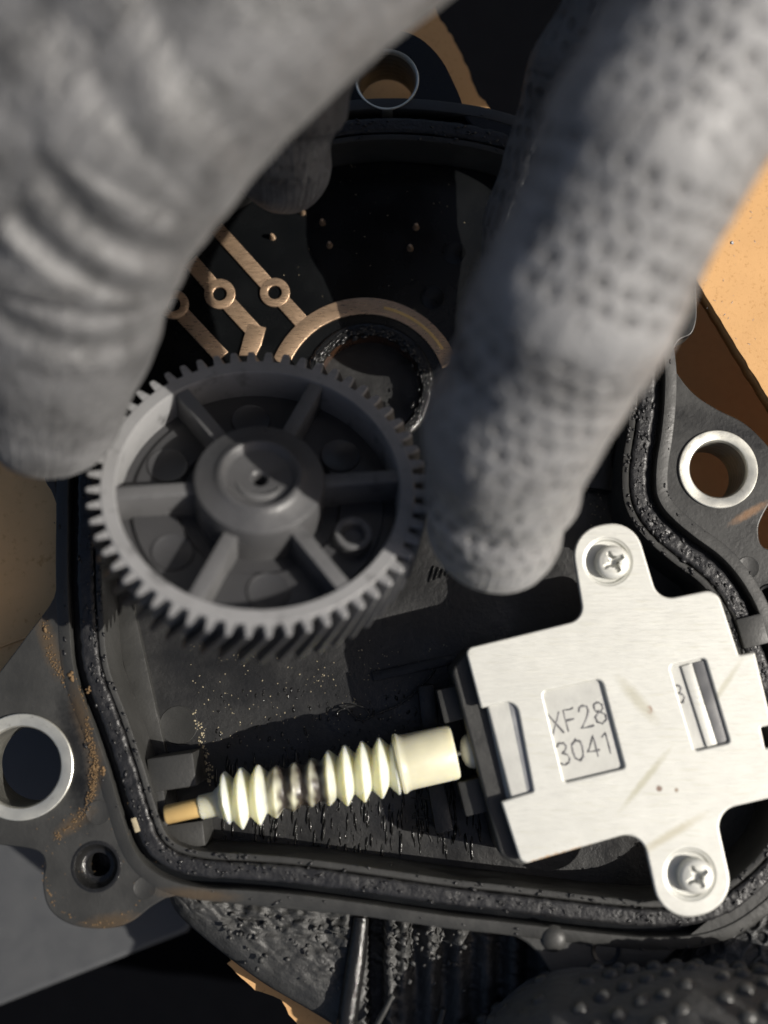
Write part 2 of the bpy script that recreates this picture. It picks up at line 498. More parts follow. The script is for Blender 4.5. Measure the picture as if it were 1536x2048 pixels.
WET = (0.004, 0.004, 0.004)
OCH = (0.055, 0.040, 0.025)
add_spots(M['plastic'], [
    (P(1430, 845, 0), 0.10, WET, 2.6, (4.2, 1.3, R(-18))), (P(1508, 900, 0), 0.10, WET, 2.4, (2.0, 3.2, R(20))),
    (P(1500, 1025, 0), 0.06, (0.16, 0.09, 0.045), 2.6, (3.5, 0.7, R(30))), (P(1366, 670, 0), 0.10, WET, 2.4, (2.2, 3.0, 0)),
    (P(98, 1290, 0), 0.09, OCH, 3.0, (0.8, 3.2, R(20))), (P(160, 1440, 0), 0.08, OCH, 3.0, (1.0, 3.6, R(12))), (P(186, 1540, 0), 0.08, OCH, 3.2, (0.9, 2.6, R(0))),
    (P(150, 1645, 0), 0.07, OCH, 3.0, (2.8, 0.9, R(35))), (P(150, 1520, 0), 0.12, WET, 2.6, (1.0, 5.0, R(12))), (P(222, 1845, 0), 0.08, OCH, 3.0, (3.0, 0.9, R(8))), (P(395, 1790, 0), 0.08, OCH, 3.0, (4.0, 0.7, R(-4))),
])
# ------------------------------------------------------------------ the setting
ZC = -10.0
ground = plate('ground', [[(-70, -70), (70, -70), (70, 70), (-70, 70)]], ZC, 0.2, 0, M['cloth'])
tag(ground, kind='structure')

# ------------------------------------------------------------------ housing
ZR = 0.0        # sealing rim
ZD = -1.05      # upper deck with the bronze strips
ZF = -1.55      # lower floor
lip_px = [(205, 1050), (205, 1150), (208, 1225), (218, 1330), (254, 1430), (288, 1530), (312, 1610), (340, 1675), (400, 1700),
          (500, 1707), (608, 1716), (750, 1735), (900, 1757), (1000, 1768), (1107, 1781), (1230, 1795), (1314, 1800), (1395, 1793), (1459, 1762), (1532, 1690),
          (1572, 1590), (1560, 1490), (1515, 1400), (1475, 1310), (1445, 1230), (1404, 1171), (1347, 1127), (1302, 1089), (1268, 1050), (1248, 1006), (1243, 960),
          (1246, 910), (1255, 854), (1261, 790), (1260, 720), (1240, 620), (1190, 480), (1110, 370), (1000, 310), (850, 283), (700, 285), (570, 320), (430, 410), (310, 560), (235, 750), (208, 920)]
LIP = catmull(poly(lip_px, ZR), 7)            # counter-clockwise seen from above (inside on the left)
housing = empty('actuator_housing', P(768, 1200, ZF - 1.2), 'open black plastic housing with a sealing rim, bolt sleeves and bronze strips under the gear', 'housing')

inner_wall = link('inner_wall', sweep_mesh(LIP, [(0.0, ZF - 0.1), (0.0, -0.05), (0.02, -0.01), (0.05, 0.0), (0.12, 0.0), (0.15, -0.03), (0.16, -0.4)]), M['plastic'], housing)
# rubber seal, ragged
prof = [(0.165, -0.38), (0.17, -0.03), (0.20, 0.015), (0.26, 0.018), (0.34, 0.008), (0.42, 0.018), (0.47, 0.005), (0.50, -0.03), (0.51, -0.38)]
LIPD = catmull(poly(lip_px, ZR), 26)
sm = sweep_mesh(LIPD, prof)
co = np.empty(len(sm.vertices) * 3); sm.vertices.foreach_get('co', co); co = co.reshape(-1, 3)
for i in range(len(co)):
    if co[i, 2] > -0.1:
        v = Vector(co[i])
        f = mnoise.noise(v * 4.0) * 0.5 + mnoise.noise(v * 11.0) * 0.5
        w = mnoise.noise(v * 0.7 + Vector((3, 1, 0)))
        co[i, 2] += 0.035 * f * max(0.0, 0.5 + 1.4 * w)
        co[i, 0] += 0.025 * mnoise.noise(v * 7 + Vector((9, 0, 0))); co[i, 1] += 0.025 * mnoise.noise(v * 7 + Vector((0, 9, 0)))
sm.vertices.foreach_set('co', co.ravel()); sm.update()
link('rubber_seal', sm, M['seal'], housing, smooth=180)
link('groove', sweep_mesh(LIP, [(0.505, -0.37), (0.68, -0.37)]), M['deck'], housing)
link('outer_ridge', sweep_mesh(LIP, [(0.675, -0.4), (0.675, -0.03), (0.70, 0.0), (0.90, 0.0), (0.93, -0.02), (0.94, -0.75)]), M['plastic'], housing)

LIPN = np.array(LIP)
tanv = np.roll(LIPN, -1, 0) - np.roll(LIPN, 1, 0)
tanv /= np.linalg.norm(tanv, axis=1)[:, None]
NORL = np.stack([tanv[:, 1], -tanv[:, 0]], 1)
def lip_slice(pa, pb, off):
    """points of the rim outline, pushed out, from near pixel pa forward to near pixel pb"""
    a = np.argmin(np.linalg.norm(LIPN - np.array(P2(*pa)), axis=1)); b = np.argmin(np.linalg.norm(LIPN - np.array(P2(*pb)), axis=1))
    idx = list(range(a, b + 1)) if b >= a else list(range(a, len(LIPN))) + list(range(0, b + 1))
    return [tuple(LIPN[i] + NORL[i] * off) for i in idx]

# floors
link('cavity_floor', plate_mesh([LIP], ZF, 0.3), M['floor'], housing)
BORE = P2(738, 772, ZD); BR = 1.10
deck_lo = [(215, 990), (420, 1010), (640, 960), (860, 985), (1080, 960), (1236, 985)]
up = lip_slice((1246, 910), (208, 920), -0.02)
deck_loop = up + poly(deck_lo, ZD)
plate('cavity_deck', [deck_loop, circle(BORE[0], BORE[1], BR, 48)], ZD, 0.45, 0.02, M['deck'], housing)
# bore: greasy collar, lining, bushing inside
link('bore_collar', lathe_mesh([(1.10, -0.5), (1.10, 0.02), (1.14, 0.07), (1.30, 0.08), (1.36, 0.05), (1.38, 0.004)], 64, ((BORE[0], BORE[1], ZD), (0, 0, 1))), M['grease'], housing)
items = []
for k in range(260):
    t = R(random.uniform(40, 165)) if random.random() < 0.7 else R(random.uniform(-40, 40)); rr = random.gauss(1.17, 0.06)
    items.append(((BORE[0] + rr * math.cos(t), BORE[1] + rr * math.sin(t), ZD + 0.07), random.uniform(0.02, 0.07), (1.4, 0.6, 0.5, t + 1.57)))
tag(link('bore_grease', crumbs_mesh(items), M['grease'], housing, smooth=180), kind='stuff')
link('bore_lining', lathe_mesh([(1.09, 0.0), (1.07, -1.4), (0.0, -1.4)], 48, ((BORE[0], BORE[1], ZD), (0, 0, 1))), M['bore'], housing)
link('shaft_bush', lathe_mesh([(0.80, -1.4), (0.80, -0.75), (0.77, -0.7), (0.62, -0.7), (0.58, -0.75), (0.58, -1.4)], 48, ((BORE[0] + 0.12, BORE[1] - 0.1, ZD), (0, 0, 1))), M['copper'], housing)

# flanges and ears round the rim
left_outer = [(330, 1797), (300, 1815), (265, 1842), (225, 1856), (170, 1856), (125, 1842), (95, 1812), (85, 1765), (90, 1725), (70, 1700), (0, 1690), (-70, 1685), (-130, 1600), (-120, 1500), (-60, 1415), (0, 1342), (60, 1262), (107, 1196), (112, 1140), (122, 1085), (118, 1030), (104, 985), (88, 950), (95, 860)]
Z1 = -0.02
inn = lip_slice((205, 1050), (400, 1700), 0.80)
el = catmull(poly(left_outer, Z1), 4, closed=False)
BL = (41, 1534)
BSC = (192, 1733)
plate('left_ear', [inn + el, pcircle(*BL, 100, Z1), pcircle(*BSC, 43, Z1)], Z1, 0.7, 0.03, M['plastic'], housing)
right_outer = [(1390, 520), (1394, 600), (1393, 641), (1383, 668), (1360, 680), (1348, 700), (1347, 727), (1360, 754), (1391, 790), (1436, 819), (1486, 844), (1525, 879), (1560, 925), (1575, 970), (1545, 1000), (1524, 1035), (1517, 1062), (1528, 1095), (1590, 1115), (1640, 1200), (1680, 1400), (1660, 1600), (1600, 1720)]
inn = lip_slice((1532, 1690), (1220, 560), 0.80)
er = catmull(poly(right_outer, Z1), 4, closed=False)
BRT = (1437, 938)
plate('right_ear', [inn + er, pcircle(*BRT, 74, Z1), pcircle(1541, 1197, 24, Z1)], Z1, 0.6, 0.03, M['plastic'], housing)
top_outer = [(430, 330), (560, 260), (640, 190), (668, 135), (700, 92), (740, 68), (790, 63), (838, 80), (880, 122), (912, 185), (945, 255), (1045, 308), (1180, 400), (1260, 520)]
inn = lip_slice((1220, 560), (430, 410), 0.80)
et = catmull(poly(top_outer, Z1), 4, closed=False)
BT = (774, 158)
plate('top_ear', [inn + et, pcircle(*BT, 62, Z1)], Z1, 0.5, 0.04, M['deck'], housing)
bot_outer = [(1600, 1690), (1536, 1747), (1480, 1797), (1418, 1847), (1347, 1905), (1290, 1960), (1180, 1985), (1120, 1975), (1095, 1938), (1074, 1907), (1045, 1882), (1003, 1866), (900, 1853), (730, 1834), (605, 1822), (476, 1809), (380, 1799)]
inn = lip_slice((400, 1700), (1532, 1690), 0.80)
eb = catmull(poly(bot_outer, Z1 - 0.005), 4, closed=False)
plate('bottom_flange', [inn + eb], Z1 - 0.005, 0.45, 0.05, M['plastic'], housing)

def bushing(px, R_out, r_in, z, depth, name='bolt_sleeve', label=None):
    c = P(px[0], px[1], z); k = P(px[0] + 100, px[1], z).x - c.x
    ro, ri = R_out / 100 * k, r_in / 100 * k
    pr = [(ro, -depth), (ro, -0.01), (ro - 0.015, 0.0), (ri + 0.06, 0.0), (ri + 0.03, -0.015)]
    n = 6
    pr += [(ri, -0.07), (ri, -0.10)]
    pr2 = [(ri - 0.001, -0.10)]
    for q in range(n):                       # faint turning rings down the bore
        z0 = -0.12 - (depth - 0.2) * q / n
        pr2 += [(ri, z0), (ri + 0.012, z0 - 0.02), (ri, z0 - 0.05)]
    pr2 += [(ri, -depth), (ro, -depth)]
    o = link(name, lathe_mesh(pr, 72, (c, (0, 0, 1))), M['steel'], housing, smooth=30)
    if label: o['label'] = label
    bo = link('bore', lathe_mesh(pr2, 72, (c, (0, 0, 1))), M['bore_steel'], None, smooth=30); bo.parent = o; bo.location = (0, 0, 0)
    return o
bushing(BRT, 79, 56, 0.03, 1.25, label='bright steel bolt sleeve in the right-hand ear')
bushing(BL, 105, 79, 0.05, 1.3, label='large bright steel bolt sleeve in the left-hand ear')
bushing(BT, 64, 57, 0.02, 1.2, label='dull steel bolt sleeve in the upper ear')
# countersunk screw hole at the lower left, with a thread insert
c = P(*BSC, Z1)
link('screw_hole', lathe_mesh([(0.50, -0.004), (0.46, 0.012), (0.42, 0.0), (0.36, -0.16), (0.31, -0.22), (0.26, -0.24), (0.23, -0.24), (0.23, -0.3), (0.25, -0.36), (0.22, -0.42), (0.25, -0.48), (0.22, -0.56), (0.22, -1.2), (0, -1.2)], 48, (c, (0, 0, 1))), M['grease'], housing)
c = P(1541, 1197, Z1)
link('screw_hole', lathe_mesh([(0.30, 0.0), (0.27, 0.02), (0.23, 0.0), (0.2, -0.2), (0.2, -0.8), (0, -0.8)], 32, (c, (0, 0, 1))), M['deck'], housing)
# moulded round marks
for (x, y, r, z, mk) in ((357, 1450, 40, ZF, 'plastic'), (1496, 1135, 22, Z1, 'plastic'), (908, 506, 26, ZD, 'deck'), (865, 595, 26, ZD, 'deck'), (197, 1625, 24, Z1, 'plastic'), (290, 1775, 22, Z1, 'plastic')):
    c = P(x, y, z)
    link('moulding_mark', lathe_mesh([(r / 100 * 1.0, 0.002), (r / 100 * 0.97, 0.014), (r / 100 * 0.93, 0.010), (0, 0.010)], 32, (c, (0, 0, 1))), M[mk], housing)
# ejector bumps on the lower flange
c = P(1107, 1878, Z1)
link('moulding_mark', lathe_mesh([(0.26, -0.02), (0.2, 0.05), (0.1, 0.085), (0, 0.09)], 24, (c, (0, 0, 1))), M['plastic'], housing)
c = P(1212, 1900, Z1)
link('moulding_mark', lathe_mesh([(0.30, -0.02), (0.27, 0.02), (0.2, 0.0), (0.15, -0.1), (0, -0.12)], 24, (c, (0, 0, 1))), M['deck'], housing)

# small moulded emblem of slanted bars
for q in range(4):
    a = P(868 + q * 9, 1132 + q * 3, ZF + 0.01); b = P(858 + q * 11, 1164 - q * 4, ZF + 0.01)
    link('moulded_bar', tube_mesh([a, (a + b) / 2 + Vector((0.02, 0.02, 0.03)), b], 0.025, 7), M['grease'], housing)
# bronze conductor strips
def strip_pieces(pieces):
    mes = []
    for kind, a in pieces:
        if kind == 'bar':
            (x0, y0), (x1, y1), w, dz = a
            p0, p1 = Vector(P2(x0, y0, ZD)), Vector(P2(x1, y1, ZD)); d = (p1 - p0).normalized(); n = Vector((-d.y, d.x)) * (w / 200.0)
            mes.append(plate_mesh([[tuple(p0 + n), tuple(p0 - n), tuple(p1 - n), tuple(p1 + n)]], ZD + 0.05 + dz, 0.08, 0.012))
        elif kind == 'ring':
            x, y, ri, ro, dz = a
            mes.append(plate_mesh([pcircle(x, y, ro, ZD, 36), pcircle(x, y, ri, ZD, 28)], ZD + 0.05 + dz, 0.08, 0.012))
        elif kind == 'arc':
            x, y, ri, ro, a0, a1, dz = a
            c = P2(x, y, ZD)
            pts = [(c[0] + ro / 100 * math.cos(t), c[1] + ro / 100 * math.sin(t)) for t in np.linspace(R(a0), R(a1), 60)]
            pts += [(c[0] + ri / 100 * math.cos(t), c[1] + ri / 100 * math.sin(t)) for t in np.linspace(R(a1), R(a0), 60)]
            mes.append(plate_mesh([pts], ZD + 0.05 + dz, 0.08, 0.012))
        elif kind == 'poly':
            pts, dz = a
            mes.append(plate_mesh([poly(pts, ZD)], ZD + 0.05 + dz, 0.08, 0.012))
    return join_meshes(mes)
kD = 1.047
s1 = strip_pieces([('ring', (348, 610, 14, 30, 0.006)), ('bar', ((363, 627), (445, 715), 33, 0.0)), ('bar', ((334, 595), (270, 530), 33, 0.0))])
link('bronze_strip', s1, M['copper'], housing)
s2 = strip_pieces([('ring', (440, 589, 14, 31, 0.006)), ('bar', ((381, 522), (424, 572), 34, 0.0)), ('bar', ((455, 605), (509, 664), 34, 0.0)), ('poly', ([(497, 648), (532, 656), (523, 690), (512, 712), (478, 712), (488, 675)], 0.003))])
link('bronze_strip', s2, M['copper'], housing)
s3 = strip_pieces([('ring', (550, 586, 14, 30, 0.006)), ('bar', ((425, 448), (534, 569), 31, 0.0)), ('bar', ((565, 602), (604, 645), 32, 0.0)), ('arc', (730, 787, 172, 208, 18, 160, 0.003))])
link('bronze_strip', s3, M['copper'], housing)
link('bronze_wear_track', strip_pieces([('arc', (730, 787, 186, 193, 30, 78, 0.008))]), M['brass'], housing)
for (x, y) in ((605, 425), (645, 446), (545, 475), (659, 491), (820, 497), (832, 455), (425, 455)):
    c = P(x, y, ZD)
    o = link('solder_pin', lathe_mesh([(0.075, 0.0), (0.06, 0.05), (0.05, 0.14), (0.03, 0.19), (0, 0.2)], 12, (c, (0, 0, 1))), M['copper'], housing)
# ribs inside the lower floor and the raised bearing block
def pbox(name, X, Y, wpx, hpx, ang, ztop, zbot, mat, parent, bevel=0.03):
    zc = (ztop + zbot) / 2
    c = P(X, Y, ztop); c.z = zc
    ax = (math.cos(R(ang)), math.sin(R(ang)), 0); ay = (-math.sin(R(ang)), math.cos(R(ang)), 0)
    return link(name, box_mesh(c, ax, ay, (wpx / 100, hpx / 100, ztop - zbot), bevel), mat, parent)
pbox('bearing_block', 343, 1545, 92, 66, 8, -0.18, ZF, M['plastic'], housing, 0.05)
pbox('bearing_block', 368, 1672, 80, 50, 8, -0.30, ZF, M['plastic'], housing, 0.05)
pbox('bearing_block', 318, 1612, 26, 80, 8, -0.22, ZF, M['plastic'], housing, 0.04)
pbox('floor_rib', 270, 1330, 46, 420, 14, ZF + 0.22, ZF - 0.05, M['plastic'], housing, 0.03)
pbox('motor_rib', 858, 1425, 34, 110, 6, -0.75, ZF, M['floor'], housing, 0.05)
pbox('motor_rib', 880, 1610, 36, 110, 10, -0.8, ZF, M['floor'], housing, 0.05)
pbox('floor_rib', 900, 1320, 330, 20, 12, ZF + 0.12, ZF - 0.05, M['floor'], housing, 0.02)
for r in (0.35, 0.55, 0.62, 0.95):
    c = P(830, 1690, ZF)
    seg = [(c.x + r * math.cos(t), c.y + r * math.sin(t), ZF + 0.005) for t in np.linspace(R(10), R(95), 14)]
    link('floor_ring', tube_mesh(seg, 0.018, 6), M['floor'], housing)
# rim lug right of the motor
pbox('rim_lug', 1506, 1262, 52, 60, 14, 0.10, -0.5, M['plastic'], housing, 0.04)

# dirt in the corner of the left ear, crumbs and grease on the floor
items = []
trail = [(88, 1240), (100, 1300), (118, 1345), (148, 1372), (165, 1425), (178, 1475), (190, 1520), (188, 1560), (180, 1600), (150, 1640), (112, 1675)]
tr = catmull(trail, 30, closed=False)
for (x, y) in tr:
    d = 1.0 if 1350 < y < 1600 else 0.5
    for k in range(3):
        if random.random() < d:
            p = P(x + random.gauss(0, 5), y + random.gauss(0, 7), Z1)
            p.z += 0.03 if p.x > P(170, y, 0).x else 0.01
            items.append((p, random.uniform(0.005, 0.018), (1.3, 1.0, 0.5)))
for (x, y, r) in ((143, 1357, 0.09), (92, 1262, 0.06), (176, 1380, 0.05), (190, 1535, 0.07), (205, 1538, 0.06)):
    p = P(x, y, 0.0)
    for k in range(6):
        items.append((p + Vector((random.gauss(0, r * .5), random.gauss(0, r * .7), 0.01)), r * random.uniform(0.3, 0.7), (1, 1.2, 0.4)))
for k in range(45):
    t = random.random()
    x = 85 + 30 * math.cos(3.6 + t * 4.2); a = R(180 + t * 150)
    items.append((P(192 + 103 * math.cos(a) + random.gauss(0, 3), 1743 - 106 * math.sin(a) + random.gauss(0, 3), Z1), random.uniform(0.006, 0.018), (1.5, 1, 0.4)))
for k in range(50):
    items.append((P(random.uniform(60, 330), random.uniform(1600, 1800), Z1), random.uniform(0.005, 0.014), (1, 1, 0.5)))
tag(link('dirt_crumbs', crumbs_mesh(items), M['rust'], housing, smooth=180), kind='stuff')

items = []
for k in range(90):
    t = random.random()
    items.append((P(392 + 30 * t + random.gauss(0, 5), 1420 + 150 * t, ZF), random.uniform(0.008, 0.028), (1, 1, 0.7)))
for k in range(230):
    x = random.uniform(380, 900); y = random.uniform(1280, 1500)
    items.append((P(x, y, ZF), random.uniform(0.005, 0.016), (1, 1.4, 0.6)))
for k in range(120):
    x = random.uniform(1180, 1250); y = random.uniform(820, 1120)
    items.append((P(x, y, ZF), random.uniform(0.006, 0.022), (1, 1.2, 0.6)))
for k in range(40):
    items.append((P(random.uniform(560, 940), random.uniform(330, 640), ZD), random.uniform(0.004, 0.011), (1.6, 1, 0.5)))
tag(link('pale_specks', crumbs_mesh(items), M['speck'], housing, smooth=180), kind='stuff')

items = []
for k in range(520):                                   # combed ridges of grease under the worm
    x = random.uniform(430, 960); y = random.uniform(1500, 1715)
    yy = 1612 - (x - 440) * 0.225
    if y < yy - 90: continue
    L_ = random.uniform(0.05, 0.26) if random.random() < 0.6 else random.uniform(0.02, 0.06)
    items.append((P(x, y, ZF), L_, (0.16, 1.0, 0.14, R(random.gauss(0, 4)))))
for k in range(140):
    x = random.uniform(430, 860); y = random.uniform(1380, 1500)
    items.append((P(x, y, ZF), random.uniform(0.01, 0.07), (0.5, 1.0, 0.12, R(random.gauss(0, 20)))))
for k in range(150):
    t = random.random()
    items.append((P(330 + 560 * t, 1700 + 55 * t + random.gauss(0, 5), -0.15 - random.random()), random.uniform(0.02, 0.06), (1, 0.5, 0.7)))
tag(link('grease_smears', crumbs_mesh(items), M['grease'], housing, smooth=180), kind='stuff')
# flakes of old sealant on the rim
items = []
for k in range(900):
    i = random.randrange(len(LIPN)); off = random.choice((random.gauss(0.06, 0.04), random.gauss(0.34, 0.09), random.gauss(0.82, 0.08) if random.random() < .3 else random.gauss(0.3, .1)))
    off = max(0.02, off)
    if 0.49 < off < 0.70: continue
    j = (i + 1) % len(LIPN); t = random.random()
    q = LIPN[i] * (1 - t) + LIPN[j] * t + NORL[i] * off
    a = math.atan2(tanv[i, 1], tanv[i, 0]) + random.gauss(0, 0.4)
    items.append(((q[0], q[1], 0.02 if off < .5 else 0.0), random.uniform(0.012, 0.05), (1.5, 0.7, 0.45, a)))
tag(link('sealant_flakes', crumbs_mesh(items), M['seal'], housing, smooth=180), kind='stuff')
# stringy black thread of grease left of the motor
pts = [P(690 + 16 * math.cos(t), 1428 + 10 * math.sin(t), ZF + 0.15) for t in np.linspace(2.5, 5.0, 8)] + [P(720, 1440, ZF + 0.2), P(760, 1425, ZF + 0.22), P(800, 1408, ZF + 0.2), P(845, 1370, ZF + 0.25), P(870, 1340, ZF + 0.2)]
link('grease_strand', tube_mesh(catmull(pts, 5, closed=False), 0.022, 7), M['grease'], housing)
pts = [P(705 + 34 * math.cos(t), 1432 + 22 * math.sin(t), ZF + 0.12) for t in np.linspace(3.0, 6.6, 16)]
link('grease_strand', tube_mesh(pts, 0.014, 6), M['grease'], housing)
# pale scrap by the corner of the rim
pbox('plastic_scrap', 271, 1650, 10, 28, 20, 0.03, -0.05, M['speck'], housing, 0.01)

# housing underside that shows below the lower flange: lumpy black casting caked with dried grease
A_px = catmull([(333, 1780), (349, 1818), (378, 1850), (448, 1908), (530, 1968), (612, 2016), (680, 2060), (800, 2160), (1000, 2230), (1200, 2260)], 14, closed=False)
B_px = catmull([(350, 1770), (420, 1775), (480, 1780), (560, 1785), (640, 1795), (720, 1805), (800, 1815), (900, 1825), (1000, 1835), (1100, 1850)], 14, closed=False)
nu, nv = len(A_px), 90
V, F = [], []
for i in range(nu):
    for j in range(nv + 1):
        t = j / nv
        x = A_px[i][0] * (1 - t) + B_px[i][0] * t; y = A_px[i][1] * (1 - t) + B_px[i][1] * t
        z = -1.15 + 0.55 * math.sqrt(max(0, 1 - (1 - min(t * 2.2, 1)) ** 2)) * 0.7
        p = P(x, y, z)
        v = Vector((p.x, p.y, 0))
        fl = mnoise.noise(v * 1.6) * 0.10 + abs(mnoise.noise(v * 3.5)) * 0.18 * (0.05 + t) + abs(mnoise.noise(v * 9)) * 0.12 * (0.05 + t) + max(0, mnoise.noise(v * 6)) * 0.15 * t
        if x > 735 and x < 770: fl -= 0.8
        if x > 790: fl += 0.16 * math.sin(x / 9.0) - 0.25
        p.z += fl * min(1, t * 8)
        V.append(p)
    if True:
        pass
for i in range(nu - 1):
    for j in range(nv):
        a = i * (nv + 1) + j
        F.append((a, a + 1, a + nv + 2, a + nv + 1))
o0 = len(V)
for i in range(nu):
    p = V[i * (nv + 1)]; V.append(Vector((p.x, p.y + 0.05, p.z - 1.5)))
for i in range(nu - 1):
    F.append((i * (nv + 1), (i + 1) * (nv + 1), o0 + i + 1, o0 + i))
me = mesh(V, F); bm = bmesh.new(); bm.from_mesh(me); bmesh.ops.recalc_face_normals(bm, faces=bm.faces); bm.to_mesh(me); bm.free()
link('lower_casting', me, M['crust'], housing, smooth=180)
link('casting_rib', tube_mesh([P(722, 1835, -0.75), P(712, 1920, -0.65), P(700, 2000, -0.65), P(690, 2080, -0.7)], [0.16, 0.2, 0.2, 0.2], 12), M['grease'], housing)
link('casting_rib', tube_mesh([P(785, 1990, -0.45), P(770, 2020, -0.45), P(742, 2070, -0.5)], [0.05, 0.06, 0.07], 10), M['plastic'], housing)
link('casting_rib', tube_mesh([P(888, 2018, -0.4), P(882, 2040, -0.4), P(868, 2080, -0.4)], [0.06, 0.07, 0.07], 10), M['plastic'], housing)
items = []
for k in range(110):
    x = random.uniform(440, 930); y0 = 1815 + (x - 440) * 0.085
    y = y0 + abs(random.gauss(0, 60)) + 8
    if 730 < x < 775: continue
    items.append((P(x, y, -0.68 + random.uniform(-0.1, 0.12)), random.uniform(0.02, 0.085), (0.8, 1.0, 0.3)))
tag(link('dried_grease_lumps', crumbs_mesh(items), M['crust'], housing, smooth=180), kind='stuff')

# ------------------------------------------------------------------ motor
ZP = 0.72
axis2 = (Vector(P2(905, 1510, 0)) - Vector(P2(440, 1602, 0))).normalized()
WAX = Vector((axis2.x, axis2.y, 0.0))
WNY = Vector((-axis2.y, axis2.x, 0))
motor = empty('electric_motor', P(1260, 1450, ZF), 'flat electric motor with a pale zinc cover plate held by two cross-head screws', 'motor')
cover = fillet([(930, 1297, 14), (1168, 1238, 32), (1139, 1060, 62), (1268, 1038, 62), (1317, 1201, 36), (1434, 1177, 30), (1478, 1310, 4), (1510, 1304, 4), (1545, 1450, 4), (1522, 1455, 3), (1531, 1497, 3), (1554, 1491, 3), (1578, 1588, 10),
                (1431, 1622, 42), (1473, 1813, 70), (1325, 1850, 70), (1283, 1660, 42), (1043, 1730, 16), (1002, 1603, 4), (1067, 1583, 5), (1032, 1399, 24), (962, 1417, 4)], 9)
label_hole = fillet([(1085, 1384, 10), (1203, 1357, 14), (1250, 1536, 6), (1130, 1565, 6)])
slot_hole = fillet([(1340, 1332, 8), (1410, 1316, 8), (1460, 1485, 6), (1390, 1502, 8)])
S1 = (1216, 1123); S2 = (1380, 1749)
add_spots(M['zinc'], [
    (P(1298, 1420, ZP), 0.05, (0.20, 0.06, 0.03), 1.5, (1, 1.3, 0.2)),
    (P(1318, 1577, ZP), 0.04, (0.22, 0.16, 0.13), 1.9, (1, 1, 0)),
    (P(1353, 1580, ZP), 0.025, (0.3, 0.25, 0.2), 1.9, (1, 1, 0)),
    (P(1120, 1716, ZP), 0.10, (0.55, 0.30, 0.10), 2.2, (5.0, 0.55, R(15))),
    (P(1290, 1560, ZP), 0.10, (0.44, 0.43, 0.35), 3.0, (3.0, 0.30, R(50))),
    (P(1275, 1400, ZP), 0.10, (0.46, 0.45, 0.38), 3.2, (2.2, 0.5, R(-50))),
    (P(1450, 1370, ZP), 0.10, (0.46, 0.45, 0.38), 3.0, (2.4, 0.25, R(55))),
    (P(1340, 1670, ZP), 0.10, (0.46, 0.44, 0.36), 3.2, (3.0, 0.35, R(30))),
])
plate('cover_plate', [poly(cover, ZP), poly(label_hole, ZP), poly(slot_hole, ZP), pcircle(*S1, 47, ZP), pcircle(*S2, 50, ZP)], ZP, 0.12, 0.04, M['zinc'], motor, res=3)
body = fillet([(945, 1303, 20), (1432, 1187, 26), (1560, 1588, 20), (1052, 1718, 20)])
plate('motor_casing', [poly(body, ZP - 0.1)], ZP - 0.085, 1.9, 0.05, M['casing'], motor)
cap = fillet([(902, 1338, 26), (940, 1290, 18), (972, 1302, 4), (1072, 1715, 4), (1040, 1735, 12), (1000, 1712, 24)])
plate('end_cap', [poly(cap, 0.45)], 0.46, 1.8, 0.06, M['plastic'], motor)
# rolled grey step in the notch of the cover
c0 = P(962, 1420, 0.6); c1 = P(1003, 1600, 0.6); c2 = P(1072, 1585, 0.6); c3 = P(1034, 1396, 0.6)
V, F = [], []
prof = [(0.0, 0.10), (0.06, 0.30), (0.16, 0.46), (0.30, 0.55), (0.42, 0.59), (0.52, 0.585), (0.60, 0.61), (0.75, 0.635), (0.9, 0.64), (1.03, 0.64)]
for (u, z) in prof:
    for k in range(2):
        a = c0.lerp(c3, u) if k == 0 else c1.lerp(c2, u)
        V.append((a.x, a.y, z))
for i in range(len(prof) - 1):
    F.append((2 * i, 2 * i + 1, 2 * i + 3, 2 * i + 2))
me = mesh(V, F); link('rolled_lip', me, M['lip'], motor, smooth=180)
# slot: pale spring strip and a dark strip standing in for the shade on its right
def quad_bar(name, p0, p1, w, ztop, zbot, mat):
    a, b = P(*p0, ztop), P(*p1, ztop)
    d = (b - a); L_ = d.length
    c = (a + b) / 2; c.z = (ztop + zbot) / 2
    return link(name, box_mesh(c, d, Vector((-d.y, d.x, 0)), (L_, w, ztop - zbot), 0.015), mat, motor)
quad_bar('spring_strip', (1373, 1330), (1424, 1491), 0.20, ZP - 0.035, ZP - 0.12, M['zinc'])
quad_bar('shade_strip', (1401, 1322), (1449, 1484), 0.30, ZP - 0.06, ZP - 0.12, M['shade_steel'])
# stamped characters, built stroke by stroke
GLYPH = {
    'X': [[(0, 0), (0.6, 1)], [(0, 1), (0.6, 0)]],
    'F': [[(0.05, 0), (0.05, 1), (0.58, 1)], [(0.05, 0.52), (0.48, 0.52)]],
    '2': [[(0.03, 0.76), (0.12, 0.94), (0.3, 1), (0.5, 0.93), (0.56, 0.75), (0.48, 0.55), (0.02, 0.0), (0.6, 0.0)]],
    '8': [[(0.3, 0.53), (0.08, 0.66), (0.08, 0.88), (0.3, 1), (0.52, 0.88), (0.52, 0.66), (0.3, 0.53), (0.04, 0.36), (0.04, 0.12), (0.3, 0), (0.56, 0.12), (0.56, 0.36), (0.3, 0.53)]],
    '3': [[(0.04, 0.85), (0.2, 1), (0.42, 0.98), (0.54, 0.82), (0.46, 0.62), (0.26, 0.53), (0.48, 0.45), (0.58, 0.25), (0.46, 0.04), (0.22, 0), (0.03, 0.14)]],
    '0': [[(0.3, 0), (0.08, 0.16), (0.03, 0.5), (0.08, 0.84), (0.3, 1), (0.52, 0.84), (0.57, 0.5), (0.52, 0.16), (0.3, 0)]],
    '4': [[(0.44, 0), (0.44, 1), (0.0, 0.32), (0.62, 0.32)]],
    '1': [[(0.12, 0.8), (0.34, 1), (0.34, 0)]],
}
